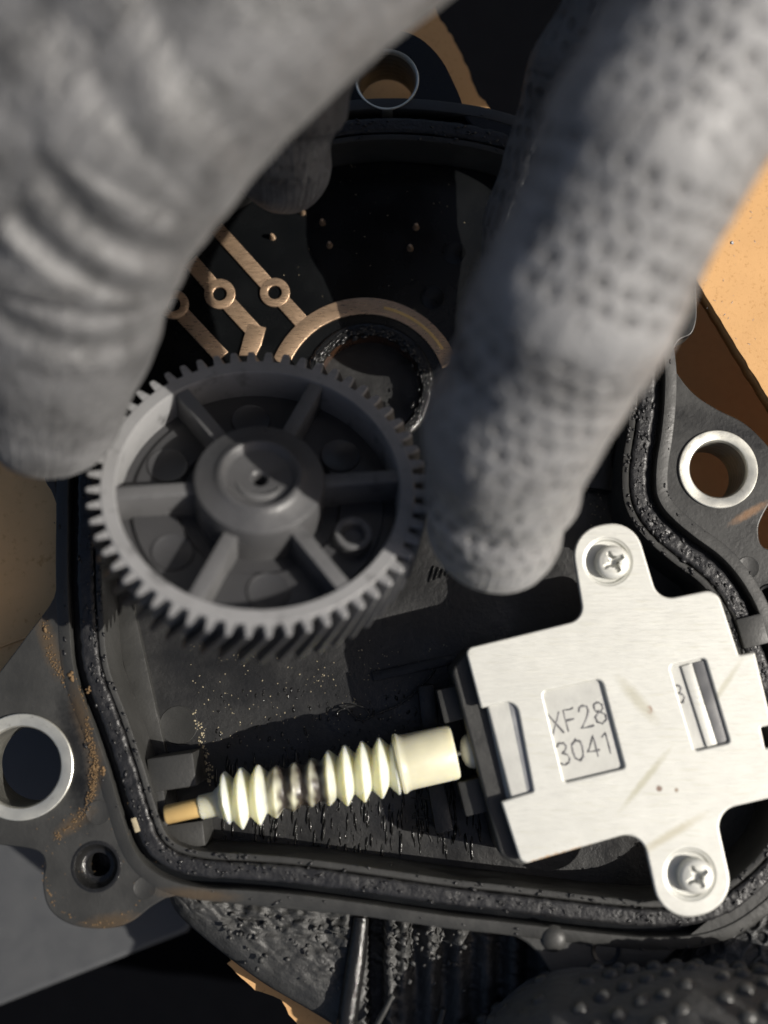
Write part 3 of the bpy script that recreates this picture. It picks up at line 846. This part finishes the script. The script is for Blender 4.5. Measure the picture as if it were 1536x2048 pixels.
def lettering(text, size, origin, xdir, rad, adv=0.78, xs=0.9):
    x = Vector(xdir).normalized(); y = Vector((-x.y, x.x, 0)); mes = []
    for i, ch in enumerate(text):
        for st in GLYPH[ch]:
            pts = []
            for (p, q) in zip(st[:-1], st[1:]):
                for k in range(3):
                    t = k / 3; pts.append((p[0] + (q[0] - p[0]) * t, p[1] + (q[1] - p[1]) * t))
            pts.append(st[-1])
            wp = [origin + x * ((a + i * adv + random.gauss(0, 0.016)) * size * xs) + y * ((b + random.gauss(0, 0.016)) * size) + Vector((0, 0, -0.004)) for a, b in pts]
            mes.append(tube_mesh(wp, [rad * random.uniform(0.65, 1.25) for _ in wp], 6))
    return join_meshes(mes)
zt = ZP - 0.085
tx = (P(1212, 1448, zt) - P(1105, 1474, zt))
for (bt, px) in (('XF28', (1106, 1471)), ('3041', (1121, 1532))):
    link('stamped_lettering', lettering(bt, 0.41, P(*px, zt), tx, 0.021), M['stamp'], motor, smooth=60)
link('stamped_lettering', lettering('3', 0.34, P(1353, 1408, zt), tx, 0.02), M['stamp'], motor, smooth=60)
# screws with dished seats
def cross_screw(px, hx):
    c = P(*px, ZP)
    link('dished_seat', lathe_mesh([(0.50, -0.06), (0.46, -0.02), (0.43, -0.03), (0.40, -0.08), (0.33, -0.095), (0, -0.095)], 48, (c, (0, 0, 1))), M['zinc'], motor)
    h = P(px[0] + hx, px[1] + 2, ZP)
    prof = [(0.325, -0.1), (0.325, 0.10), (0.31, 0.135), (0.27, 0.165), (0.18, 0.19), (0.0, 0.20)]
    bm = bmesh.new(); bm.from_mesh(lathe_mesh(prof, 64))
    # press the cross recess into a finer head
    bmesh.ops.subdivide_edges(bm, edges=[e for e in bm.edges if (e.verts[0].co.z > 0.15 or e.verts[1].co.z > 0.15)], cuts=5, use_grid_fill=True)
    for v in bm.verts:
        r = v.co.xy.length
        if r < 0.31 and v.co.z > 0.14:
            a = math.radians(30); x = v.co.x * math.cos(a) + v.co.y * math.sin(a); y = -v.co.x * math.sin(a) + v.co.y * math.cos(a)
            w = 0.06 - 0.1 * max(r - 0.1, 0)
            d = min(abs(x), abs(y))
            if r < 0.22 and (d < 0.045 or r < 0.09):
                v.co.z -= 0.13 * (1 - (r / 0.26) ** 2)
    me = bm_mesh(bm); me.transform(Matrix.Translation(h))
    link('cross_head_screw', me, M['zinc'], motor, smooth=50)
cross_screw(S1, 8); cross_screw(S2, 10)
# moulded clips and the shaft boss on the end cap
pbox('end_cap_clip', 907, 1408, 52, 66, 13, 0.15, -0.9, M['plastic'], motor, 0.04)
pbox('end_cap_clip', 948, 1594, 48, 66, 13, 0.15, -0.9, M['plastic'], motor, 0.04)
WZ = -0.05
b0 = P(922, 1506, WZ)
link('shaft_boss', lathe_mesh([(0.0, 0.0), (0.12, 0.0), (0.24, 0.04), (0.31, 0.10), (0.34, 0.18), (0.34, 0.6)], 40, (b0, WAX)), M['casing'], motor)
sh0 = P(880, 1515, WZ)
link('motor_shaft', tube_mesh([sh0, b0 + WAX * 0.3], 0.055, 14), M['steel'], motor)

# ------------------------------------------------------------------ worm
w0 = P(440, 1606, WZ); w1 = P(796, 1528, WZ)
worm = empty('worm_screw', (w0 + w1) / 2, 'cream plastic worm screw with worn dirty middle threads and brass tip', 'worm screw')
LW = (w1 - w0).length
DIRW = (w1 - w0).normalized(); NYW = Vector((-DIRW.y, DIRW.x, 0)); NZW = Vector((0, 0, 1))
ns, na = 520, 56
V, F = [], []
wear = []
pitch = 0.345
for i in range(ns + 1):
    s = LW * i / ns
    for k in range(na):
        th = 2 * math.pi * k / na
        ph = (s / pitch + th / (2 * math.pi)) % 1.0
        tri = 1 - abs(2 * ph - 1)
        prf = min(1.0, max(0.0, (tri - 0.10) / 0.80))
        wr = math.exp(-((s - 1.58) / 0.62) ** 4)
        endt = min(1, (s + 0.05) / 0.25) * min(1, (LW - s) / 0.12 + 0.35)
        jit = mnoise.noise(Vector((s * 6, math.cos(th) * 2, math.sin(th) * 2)))
        amp = 0.165 * (1 - 0.62 * wr) * (1 - 0.10 * jit * wr)
        r = 0.415 + (amp * prf - 0.02 * (1 - prf)) * endt - 0.02 * wr + 0.02 * jit * wr
        if s < 0.12: r = min(r, 0.30 + s * 1.2)
        V.append(w0 + DIRW * s + NYW * (r * math.cos(th)) + NZW * (r * math.sin(th)))
        wear.append(max(0, min(1, wr * (1.35 - 0.65 * prf) + 0.7 * jit * wr - 0.08)))
for i in range(ns):
    for k in range(na):
        l = (k + 1) % na
        F.append((i * na + k, i * na + l, (i + 1) * na + l, (i + 1) * na + k))
me = mesh(V, F)
bm = bmesh.new(); bm.from_mesh(me); bmesh.ops.recalc_face_normals(bm, faces=bm.faces); bm.to_mesh(me); bm.free()
at = me.attributes.new('wear', 'FLOAT', 'POINT'); at.data.foreach_set('value', wear)
mw = make_mat('worn_nylon', (0.74, 0.74, 0.58), 0.40, var=0.05, bumps=((12, 0.12, 0.01),), sss=0.9)
nt = mw.node_tree; b = nt.nodes['Principled BSDF']; src = b.inputs['Base Color'].links[0].from_socket
an = N(nt, 'ShaderNodeAttribute', attribute_name='wear'); mx = N(nt, 'ShaderNodeMix', data_type='RGBA'); mx.inputs['B'].default_value = (0.055, 0.045, 0.035, 1)
nt.links.new(an.outputs['Fac'], mx.inputs['Factor']); nt.links.new(src, mx.inputs['A']); nt.links.new(mx.outputs['Result'], b.inputs['Base Color'])
link('thread', me, mw, worm, smooth=60)
link('neck', lathe_mesh([(0.0, -0.42), (0.19, -0.42), (0.23, -0.38), (0.24, -0.10), (0.30, -0.02), (0.32, 0.15)], 32, (w0, DIRW)), M['nylon'], worm)
link('sleeve', lathe_mesh([(0.40, -0.05), (0.58, 0.0), (0.59, 0.06), (0.55, 0.12), (0.54, 0.2), (0.53, 1.1), (0.50, 1.14), (0.14, 1.14), (0.10, 1.08), (0.10, 0.9)], 48, (w1, DIRW)), M['nylon'], worm)
link('brass_tip', lathe_mesh([(0.0, -1.08), (0.16, -1.08), (0.185, -1.05), (0.185, -0.36), (0.0, -0.36)], 32, (w0, DIRW)), M['brass'], worm)

# ------------------------------------------------------------------ gear
GN = cam_dir(0.10, 0.53, 0.84)
GZ = 2.6
GC = P(519, 966, GZ)
gx = Vector((1, 0, 0)); gx = (gx - GN * gx.dot(GN)).normalized(); gy = GN.cross(gx)
gear = empty('drive_gear', GC, 'dark six-spoke toothed gear wheel held tilted between the two upper gloves', 'gear')
gear.rotation_euler = Matrix((gx, gy, GN)).transposed().to_euler()
RT, RR, RI, TH = 3.06, 2.80, 2.52, 1.05
def glink(name, me, mat=None, smooth=40): return link(name, me, mat or M['gear'], gear, local=True, smooth=smooth)
rim = lathe_mesh([(RI, -0.72), (RI, -0.04), (RI + 0.03, 0.0), (RR - 0.02, 0.0), (RR, -0.02), (RR, -TH), (RI + 0.1, -TH), (RI, -0.95), (RI, -0.72)], 144)
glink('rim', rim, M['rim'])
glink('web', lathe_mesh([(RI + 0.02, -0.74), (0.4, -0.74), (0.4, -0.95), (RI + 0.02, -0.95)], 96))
glink('web_step', lathe_mesh([(2.30, -0.742), (2.28, -0.66), (1.5, -0.66), (1.45, -0.742)], 96))
hub = [(1.18, -0.75), (1.17, 0.08), (1.14, 0.15), (1.08, 0.18), (0.84, 0.23), (0.78, 0.28), (0.74, 0.31), (0.68, 0.31), (0.64, 0.27), (0.58, 0.18), (0.30, 0.15), (0.17, 0.14), (0.13, 0.10), (0.12, -0.3), (0, -0.3)]
glink('hub', lathe_mesh(hub, 72), M['hub'])
crs = [((0.42) * math.cos(t), 0.42 * math.sin(t), 0.165) for t in np.linspace(R(200), R(335), 18)]
glink('hub_mark', tube_mesh(crs, [0.02 + 0.05 * math.sin(math.pi * k / 17) for k in range(18)], 8), M['spoke'])
for k in range(6):
    a = R(8 + 60 * k)
    d = Vector((math.cos(a), math.sin(a), 0)); n = Vector((-d.y, d.x, 0))
    c = d * 1.83; c = Vector((c.x, c.y, -0.40))
    me = box_mesh(c, d, n, (1.46, 0.27, 0.72), 0.03)
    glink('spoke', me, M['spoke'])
for k in range(6):
    a = R(38 + 60 * k); d = Vector((math.cos(a) * 1.86, math.sin(a) * 1.86, -0.66))
    if k == 5:
        me = lathe_mesh([(0.36, -0.01), (0.35, 0.26), (0.32, 0.29), (0.25, 0.29), (0.21, 0.25), (0.20, 0.05), (0, 0.03)], 32, (d, (0, 0, 1)))
        glink('pin_boss', me, M['spoke'])
    else:
        me = lathe_mesh([(0.38, 0.0), (0.36, 0.035), (0.33, 0.02), (0, 0.02)], 32, (d, (0, 0, 1)))
        glink('moulding_pad', me)
NT = 56
tw = R(9)
V, F = [], []
lev = 5
prof2 = [(-0.112, RR - 0.04), (-0.105, RR + 0.02), (-0.066, RT - 0.06), (-0.04, RT - 0.01), (0.04, RT - 0.01), (0.066, RT - 0.06), (0.105, RR + 0.02), (0.112, RR - 0.04)]
zs = [-0.012, -0.05, -0.5, -0.8, -TH + 0.01]
for q, z in enumerate(zs):
    rot = tw * (z / TH)
    sh = 0.03 if q == 0 else 0
    for (t, r) in prof2:
        th = math.pi / 2 - t / RT * (1 - sh * 3) + rot
        rr = r - (sh if r > RR else 0)
        V.append((rr * math.cos(th), rr * math.sin(th), z))
m_ = len(prof2)
for q in range(len(zs) - 1):
    for k in range(m_ - 1):
        F.append((q * m_ + k, q * m_ + k + 1, (q + 1) * m_ + k + 1, (q + 1) * m_ + k))
F.append(tuple(range(m_))); F.append(tuple((len(zs) - 1) * m_ + k for k in range(m_)))
tooth_me = mesh(V, F); bm = bmesh.new(); bm.from_mesh(tooth_me); bmesh.ops.recalc_face_normals(bm, faces=bm.faces); bm.to_mesh(tooth_me); bm.free()
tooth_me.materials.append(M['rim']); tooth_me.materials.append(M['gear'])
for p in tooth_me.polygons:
    p.material_index = 0 if p.normal.z > 0.5 else 1  # flanks take the darker nylon, painting in the shade between teeth
for k in range(NT):
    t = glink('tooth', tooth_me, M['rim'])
    t.rotation_euler = (0, 0, 2 * math.pi * k / NT)

# ------------------------------------------------------------------ gloved hands: one continuous surface each
def surface_nets(fn, lo, hi, h):
    lo = np.array(lo, np.float32); hi = np.array(hi, np.float32)
    n = np.ceil((hi - lo) / h).astype(int) + 1
    xs = [lo[k] + h * np.arange(n[k], dtype=np.float32) for k in range(3)]
    X = xs[0][:, None, None]; Y = xs[1][None, :, None]; Z = xs[2][None, None, :]
    D = fn(X, Y, Z).astype(np.float32)
    S = D < 0
    c = np.zeros(tuple(n - 1), np.int8)
    for dx in (0, 1):
        for dy in (0, 1):
            for dz in (0, 1):
                c += S[dx:n[0] - 1 + dx, dy:n[1] - 1 + dy, dz:n[2] - 1 + dz]
    act = (c > 0) & (c < 8)
    I, J, K = np.nonzero(act)
    idx = -np.ones(act.shape, np.int64); idx[I, J, K] = np.arange(len(I))
    acc = np.zeros((len(I), 3), np.float32); cnt = np.zeros(len(I), np.float32)
    corners = [(a, b, c_) for a in (0, 1) for b in (0, 1) for c_ in (0, 1)]
    for a in corners:
        for ax in range(3):
            if a[ax]: continue
            b_ = list(a); b_[ax] = 1
            da = D[I + a[0], J + a[1], K + a[2]]; db = D[I + b_[0], J + b_[1], K + b_[2]]
            cr = (da < 0) != (db < 0)
            t = np.where(cr, da / np.where(cr, da - db, 1), 0)
            p = np.array(a, np.float32)[None, :].repeat(len(I), 0); p[:, ax] += t
            acc[cr] += p[cr]; cnt[cr] += 1
    v = (acc / cnt[:, None] + np.stack([I, J, K], 1)) * h + lo
    faces = []
    for ax in range(3):
        o1, o2 = [(1, 2), (2, 0), (0, 1)][ax]
        sl0 = [slice(None)] * 3; sl1 = [slice(None)] * 3
        sl0[ax] = slice(0, -1); sl1[ax] = slice(1, None)
        A = S[tuple(sl0)]; B = S[tuple(sl1)]
        e = np.argwhere(A != B)
        ok = (e[:, o1] > 0) & (e[:, o2] > 0) & (e[:, o1] < n[o1] - 1) & (e[:, o2] < n[o2] - 1)
        e = e[ok]
        inside = A[e[:, 0], e[:, 1], e[:, 2]]
        def g(d1, d2):
            q = e.copy(); q[:, o1] -= d1; q[:, o2] -= d2
            return idx[q[:, 0], q[:, 1], q[:, 2]]
        q = np.stack([g(1, 1), g(0, 1), g(0, 0), g(1, 0)], 1)
        q[~inside] = q[~inside][:, ::-1]
        faces.append(q)
    return v, np.concatenate(faces)

def chain_dist(X, Y, Z, ch, want_uv=False):
    best = None; U = None
    s = 0.0
    for (a, ra), (b, rb) in zip(ch[:-1], ch[1:]):
        ba = b - a; bb = ba.dot(ba); L_ = math.sqrt(bb)
        t = ((X - a.x) * ba.x + (Y - a.y) * ba.y + (Z - a.z) * ba.z) / bb
        t = np.clip(t, 0, 1)
        dx = X - (a.x + ba.x * t); dy = Y - (a.y + ba.y * t); dz = Z - (a.z + ba.z * t)
        d = np.sqrt(dx * dx + dy * dy + dz * dz) - (ra + (rb - ra) * t)
        if want_uv:
            dn = ba.normalized(); e1 = (Vector((0, 0, 1)) - dn * dn.z).normalized(); e2 = dn.cross(e1)
            ang = np.arctan2(dx * e2.x + dy * e2.y + dz * e2.z, dx * e1.x + dy * e1.y + dz * e1.z)
            u = s + t * L_
            if best is None: best, U, A_ = d, u, ang
            else:
                m = d < best
                best = np.where(m, d, best); U = np.where(m, u, U); A_ = np.where(m, ang, A_)
        else:
            if best is None: best = d
            else:
                k = 0.25
                hh = np.maximum(k - np.abs(best - d), 0) / k
                best = np.minimum(best, d) - hh * hh * k * 0.25
        s += L_
    return (best, U, A_) if want_uv else best

def chain(pts):
    """(px X, px Y, height, radius)"""
    return [(P(x, y, z), r) for (x, y, z, r) in pts]

def build_hand(name, chains, mat, h, detail, label, cat, ymax, k=0.35, bounds=None, knit={}):
    P_all = [p for ch in chains for p in ch]
    lo = [min(p[0][i] - p[1] for p in P_all) - 0.3 for i in range(3)]; hi = [max(p[0][i] + p[1] for p in P_all) + 0.3 for i in range(3)]
    if bounds:
        lo = [max(a, b) for a, b in zip(lo, bounds[0])]; hi = [min(a, b) for a, b in zip(hi, bounds[1])]
    def fn(X, Y, Z):
        d = None
        for ch in chains:
            c = chain_dist(X, Y, Z, ch)
            if d is None: d = c
            else:
                hh = np.maximum(k - np.abs(d - c), 0) / k
                d = np.minimum(d, c) - hh * hh * k * 0.25
        return d
    v, f = surface_nets(fn, lo, hi, h)
    me = bpy.data.meshes.new(name)
    me.vertices.add(len(v)); me.vertices.foreach_set('co', v.astype(np.float32).ravel())
    me.loops.add(len(f) * 4); me.loops.foreach_set('vertex_index', f.astype(np.int32).ravel())
    me.polygons.add(len(f)); me.polygons.foreach_set('loop_start', np.arange(0, len(f) * 4, 4, dtype=np.int32)); me.polygons.foreach_set('loop_total', np.full(len(f), 4, np.int32))
    me.update(calc_edges=True); me.validate()
    # two rounds of neighbour smoothing
    ed = np.empty(len(me.edges) * 2, np.int32); me.edges.foreach_get('vertices', ed); ed = ed.reshape(-1, 2)
    for _ in range(4):
        acc = np.zeros_like(v); cnt = np.zeros(len(v))
        np.add.at(acc, ed[:, 0], v[ed[:, 1]]); np.add.at(acc, ed[:, 1], v[ed[:, 0]])
        np.add.at(cnt, ed.ravel(), 1)
        v = 0.4 * v + 0.6 * acc / np.maximum(cnt, 1)[:, None]
    me.vertices.foreach_set('co', v.astype(np.float32).ravel()); me.update()
    nr = np.empty(len(v) * 3, np.float32); me.vertices.foreach_get('normal', nr); nr = nr.reshape(-1, 3)
    best = None
    for ci, ch in enumerate(chains):
        d, u, a = chain_dist(v[:, 0], v[:, 1], v[:, 2], ch, True)
        if best is None: best, U, A_, C_ = d, u, a, np.zeros(len(v), int)
        else:
            m = d < best; best = np.where(m, d, best); U = np.where(m, u, U); A_ = np.where(m, a, A_); C_ = np.where(m, ci, C_)
    disp = detail(v, U, A_, C_)
    v = v + nr * disp[:, None]
    kk = np.array([knit.get(c, 1.0) for c in range(len(chains))])[C_]
    for an_, val in (('knit_u', U), ('knit_v', A_ * 1.6), ('knit_k', kk)):
        at_ = me.attributes.new(an_, 'FLOAT', 'POINT'); at_.data.foreach_set('value', val.astype(np.float32))
    me.vertices.foreach_set('co', v.astype(np.float32).ravel()); me.update()
    lowest = int(np.argmin(v[:, 2]))
    o = link(name, me, mat, None, smooth=180)
    return tag(o, label, cat)

def fbm(v, sc, seed=0.0, n=3):
    """cheap smooth noise from sums of rotated sines"""
    r = np.random.default_rng(int(seed) + 11)
    out = np.zeros(len(v)); amp = 1.0; tot = 0
    for o in range(n):
        for q in range(5):
            d = r.normal(size=3); d /= np.linalg.norm(d)
            out += amp * np.sin((v @ d) * sc * (1 + 0.3 * r.random()) + r.random() * 6.28) / 5
        tot += amp; amp *= 0.55; sc *= 2.1
    return out / tot

def sstep(a, b, x):
    t = np.clip((x - a) / (b - a), 0, 1); return t * t * (3 - 2 * t)

def dimples(U, A_, rad, pu, pv, size, depth):
    row = np.floor(U / pu)
    cu = U - (row + 0.5) * pu
    vv = A_ * rad / pv + 0.5 * (row % 2)
    cv = (vv - np.floor(vv) - 0.5) * pv
    d = np.sqrt(cu * cu + cv * cv)
    return -depth * (1 - sstep(size * 0.35, size, d))

# right hand: index finger lies over the gear's right edge, thumb below it in shade
r_index = chain([(988, 1050, 3.1, 1.18), (1024, 860, 5.0, 1.40), (1150, 610, 6.8, 1.47), (1290, 300, 7.8, 1.48), (1500, -30, 8.2, 1.70), (1800, -450, 7.0, 2.6)])
r_thumb = chain([(1020, 660, 0.9, 0.8), (1085, 450, 1.7, 1.08), (1190, 170, 2.8, 1.25), (1420, -160, 4.4, 1.6), (1800, -450, 6.5, 2.3)])
r_mid = chain([(1660, -60, 2.4, 1.1), (1640, -190, 3.6, 1.35), (1680, -280, 4.8, 1.6), (1850, -400, 6.5, 2.2)])
r_ring = chain([(1800, -60, 2.8, 1.05), (1800, -190, 3.8, 1.25), (1840, -260, 4.8, 1.5), (1950, -300, 6.2, 2.1)])
r_little = chain([(1930, -40, 3.0, 0.85), (1950, -150, 3.8, 1.05), (1990, -220, 4.6, 1.3), (2080, -250, 5.8, 1.8)])
def det_r(v, U, A_, C_):
    d = 0.05 * fbm(v, 1.3, 3) + 0.035 * fbm(v, 4.0, 8)
    w = 0.75 + 0.5 * fbm(v, 0.8, 5)
    # slack folds of the fingertip
    d += 0.06 * np.sin(U * 5.0 + 2 * A_) * np.exp(-((U - 0.6) / 0.8) ** 2) * (C_ == 0)
    # crease behind the last joint
    d -= 0.16 * np.exp(-((U - 3.3 + 0.3 * A_) / 0.18) ** 2) * sstep(0.1, 1.2, -A_) * (C_ == 0)
    d += 0.07 * np.exp(-((U - 3.75 + 0.3 * A_) / 0.3) ** 2) * sstep(0.1, 1.2, -A_) * (C_ == 0)
    return d
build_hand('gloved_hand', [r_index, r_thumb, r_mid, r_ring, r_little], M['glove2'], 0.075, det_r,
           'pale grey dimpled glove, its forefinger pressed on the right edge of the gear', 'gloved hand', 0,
           bounds=((-3, -4, -2), (13, 13.5, 11)))

# left hand: bent forefinger on the gear's left edge, thumb tip above the bronze strips
l_index = chain([(98, 812, 3.6, 1.27), (112, 640, 4.9, 1.62), (140, 450, 6.1, 1.78), (245, 265, 7.0, 1.84), (470, -10, 7.6, 1.9), (760, -330, 8.0, 2.4)])
l_thumb = chain([(556, 318, 2.2, 0.98), (566, 190, 3.3, 1.10), (640, -20, 5.0, 1.35), (820, -300, 7.0, 1.9)])
l_mid = chain([(-40, 700, 4.6, 1.0), (-40, 480, 6.0, 1.5), (60, 230, 7.2, 1.75), (260, -60, 7.9, 1.8), (600, -400, 8.2, 2.3)])
l_ring = chain([(-210, 560, 5.2, 1.2), (-170, 330, 6.4, 1.6), (-60, 40, 7.4, 1.75), (180, -250, 8.0, 1.9), (480, -520, 8.2, 2.3)])
l_little = chain([(-380, 380, 5.4, 1.0), (-320, 180, 6.4, 1.35), (-180, -90, 7.2, 1.5), (100, -360, 7.8, 1.8), (400, -600, 8.0, 2.2)])
def det_l(v, U, A_, C_):
    d = 0.055 * fbm(v, 1.2, 21) + 0.03 * fbm(v, 3.8, 9)
    i0 = (C_ == 0)
    for (u0, tilt, amp, wd) in ((3.05, 0.25, 0.15, 0.16), (3.75, 0.35, 0.20, 0.17), (4.5, 0.40, 0.16, 0.2), (5.3, 0.45, 0.12, 0.22), (2.3, 0.2, 0.09, 0.18), (6.3, 0.5, 0.09, 0.3)):
        q = (U - u0 + tilt * A_ + 0.12 * np.sin(3 * A_))
        gate = sstep(-1.7, -0.6, A_) * (1 - sstep(1.0, 2.2, A_))
        irr = 0.75 + 0.75 * fbm(v, 0.9, 40 + u0 * 10)
        q = q + 0.10 * fbm(v, 1.6, 60 + u0 * 7)
        d += i0 * gate * amp * 0.8 * np.clip(irr, 0.1, 1.5) * (np.exp(-(q / wd) ** 2) - 0.8 * np.exp(-((q - 1.9 * wd) / (wd * 0.9)) ** 2))
    d += (C_ > 0) * 0.07 * np.sin(U * 4.2 + 1.3 * A_)
    return d
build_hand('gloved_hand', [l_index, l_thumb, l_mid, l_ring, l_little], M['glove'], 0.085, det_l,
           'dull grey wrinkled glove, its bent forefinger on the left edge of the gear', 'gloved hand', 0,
           bounds=((-14, -2, -1), (6, 14.5, 11.5)), knit={0: 0.35})

# lower hand under the housing: black glove with raised grip dots
b_f = chain([(1010, 2215, -0.4, 1.55), (1170, 2180, 0.0, 2.15), (1400, 2215, 0.8, 2.4), (1750, 2270, 1.4, 2.6)])
b_palm = chain([(1330, 2060, -1.5, 1.2), (1490, 1905, -1.35, 1.2), (1680, 1790, -1.3, 1.35), (1900, 1900, -0.6, 2.0)])
def det_b(v, U, A_, C_):
    d = 0.05 * fbm(v, 1.4, 31) + 0.02 * fbm(v, 5.0, 32)
    return d
low = build_hand('gloved_hand', [b_f, b_palm], M['glove3'], 0.06, det_b, 'black glove with raised grip dots under the bottom edge of the housing', 'gloved hand', 0, k=0.3, knit={0: 0.0})
# grip dots sit on the finger in staggered rows
bm = bmesh.new(); bmesh.ops.create_uvsphere(bm, u_segments=12, v_segments=8, radius=1)
dot_me = bm_mesh(bm); dot_me.materials.append(M['dot'])
dot_me.polygons.foreach_set('use_smooth', [True] * len(dot_me.polygons))
cnt = 0
total = 0
for si in range(len(b_f) - 1):
    (a, ra), (b_, rb) = b_f[si], b_f[si + 1]
    total += (b_ - a).length
def along(u):
    for si in range(len(b_f) - 1):
        (a, ra), (b_, rb) = b_f[si], b_f[si + 1]
        L_ = (b_ - a).length
        if u <= L_ or si == len(b_f) - 2:
            t = u / L_
            return a.lerp(b_, t), ra + (rb - ra) * t, (b_ - a).normalized()
        u -= L_
PU, PV = 0.36, 0.70
for row in range(-2, int(total / PU)):
    u = row * PU
    c, r, dn = along(max(u, 0.0))
    if u < 0: c = c + dn * u * 0.9; r = r * math.sqrt(max(0.05, 1 - (u / 1.7) ** 2))
    e1 = (Vector((0, 0, 1)) - dn * dn.z).normalized(); e2 = dn.cross(e1)
    nv = int(2.6 * r / PV)
    for q in range(-2, nv + 1):
        th = (q + 0.5 * (row % 2)) * PV / r - 0.5 + random.gauss(0, 0.015)
        if th > 2.0: continue
        n = e1 * math.cos(th) - e2 * math.sin(th)
        p = c + n * (r + 0.0)
        if p.y < P(1000, 2200, p.z).y: continue
        o = bpy.data.objects.new('grip_dot', dot_me); COL.objects.link(o)
        o.parent = low; o.location = p; o.scale = (0.175, 0.175, 0.13)
        cnt += 1

# ------------------------------------------------------------------ cardboard, tray
def board(name, outline_px, z, label, parent_loc=None, thick=0.46, mat='card', core=True):
    root = empty(name, P(*outline_px[0], z), label, 'cardboard')
    lp = poly(outline_px, z)
    plate('top_liner', [lp], z, 0.04, 0.008, M[mat], root, smooth=None)
    # wavy core seen on the cut edge
    plate('bottom_liner', [lp], z - thick + 0.04, 0.04, 0.008, M[mat], root, smooth=None)
    c = Vector((sum(p[0] for p in lp) / len(lp), sum(p[1] for p in lp) / len(lp)))
    lp2 = []
    n = len(lp)
    for i in range(n):
        a, b_ = Vector(lp[i]), Vector(lp[(i + 1) % n])
        L_ = (b_ - a).length; m = max(1, min(400, int(L_ / 0.08)))
        for q in range(m):
            p = a.lerp(b_, q / m)
            d = (c - p).normalized() * (0.03 + 0.025 * math.sin(q * 1.6) + random.uniform(0, 0.02))
            lp2.append(tuple(p + d))
    plate('corrugated_core', [lp2], z - 0.038, thick - 0.076, 0, M['core'], root, smooth=None)
    return root
edge = jag([(1372, 520), (1395, 565), (1440, 640), (1490, 722), (1540, 802), (1600, 900), (1690, 1100), (1730, 1500), (1730, 2000)], 1.2, 14)  # unseen stretch beyond the frame added to shade the deep sheet
board('cardboard_sheet', edge + [(2500, 2000), (2500, 100), (1480, 100), (1400, 300)], -0.55, 'sunlit raised cardboard flap beside the pale glove, its corrugated edge facing the right-hand ear')
flap = [o for o in bpy.data.objects if o.name.startswith('cardboard_sheet')][-1]
items = [(P(random.uniform(1410, 1536), random.uniform(260, 700), -0.55), random.uniform(0.006, 0.02), (2.2, 0.5, 0.3, random.uniform(0, 3))) for k in range(40)]
items.append((P(1464, 485, -0.55), 0.045, (1, 1, 0.4)))
tag(link('paper_flecks', crumbs_mesh(items), M['nylon'], flap, smooth=180), kind='stuff')
board('cardboard_sheet', [(1000, 420), (1200, 1300), (1500, 1500), (2200, 1600), (2200, 500), (1600, 300)], -4.6, 'shaded brown cardboard lying deep under the right-hand ear')
torn = jag([(845, -60), (864, 0), (882, 40), (905, 75), (925, 112), (940, 150), (955, 185), (985, 225), (1010, 262), (1045, 300), (1060, 330)], 2.5, 8)
board('cardboard_sheet', torn + [(1000, 420), (500, 420), (420, 150), (560, -60)], -1.7, 'shaded torn cardboard behind the upper ear')
# left: a tilted flap
root = empty('cardboard_sheet', P(30, 1100, -2), 'brown creased cardboard flap beyond the left side of the housing', 'cardboard')
pl = plate_mesh([[(-3.2, -3.3), (0.0, -3.3), (0.0, 4.2), (-3.2, 4.2)]], 0, 0.04, 0.008)
pl2 = plate_mesh([[(-3.15, -3.25), (-0.05, -3.25), (-0.05, 4.15), (-3.15, 4.15)]], -0.04, 0.26, 0)
hinge = P(190, 1090, -0.95)
Mx = Matrix.Translation(hinge) @ Matrix.Rotation(R(-8), 4, 'Y')
for nm, mm, mt in (('top_liner', pl, 'lit_card'), ('corrugated_core', pl2, 'core')):
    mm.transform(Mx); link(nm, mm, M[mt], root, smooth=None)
cr = [Mx @ Vector((-3.2, -2.5, 0.006)), Mx @ Vector((-2.0, -2.1, 0.012)), Mx @ Vector((-1.0, -1.75, 0.012)), Mx @ Vector((-0.1, -1.5, 0.006))]
link('crease', tube_mesh(cr, 0.03, 6), M['lit_card'], root)
low_edge = jag([(455, 1930), (480, 1958), (520, 1985), (560, 2000), (578, 2030), (605, 2060), (680, 2180)], 3.0, 12)
board('cardboard_sheet', low_edge + [(1300, 2300), (1300, 1800), (620, 1800)], -2.2, 'sunlit sliver of torn cardboard below the lower casting')

tray = empty('grey_tray', P(100, 1850, -7), 'smooth dark grey tray behind the lower left ear', 'tray')
tz = -6.0
tl = poly([(374, 1865), (0, 2012), (-500, 2200), (-700, 1500), (-200, 1200), (420, 1250), (500, 1600)], tz)
plate('tray_top', [tl], tz, 0.5, 0.12, M['tray'], tray)
tl2 = poly([(362, 1850), (0, 1992), (-480, 2170), (-680, 1500), (-200, 1220), (400, 1270), (480, 1600)], tz)
plate('tray_body', [tl2], tz - 0.45, 2.0, 0.1, M['tray'], tray)
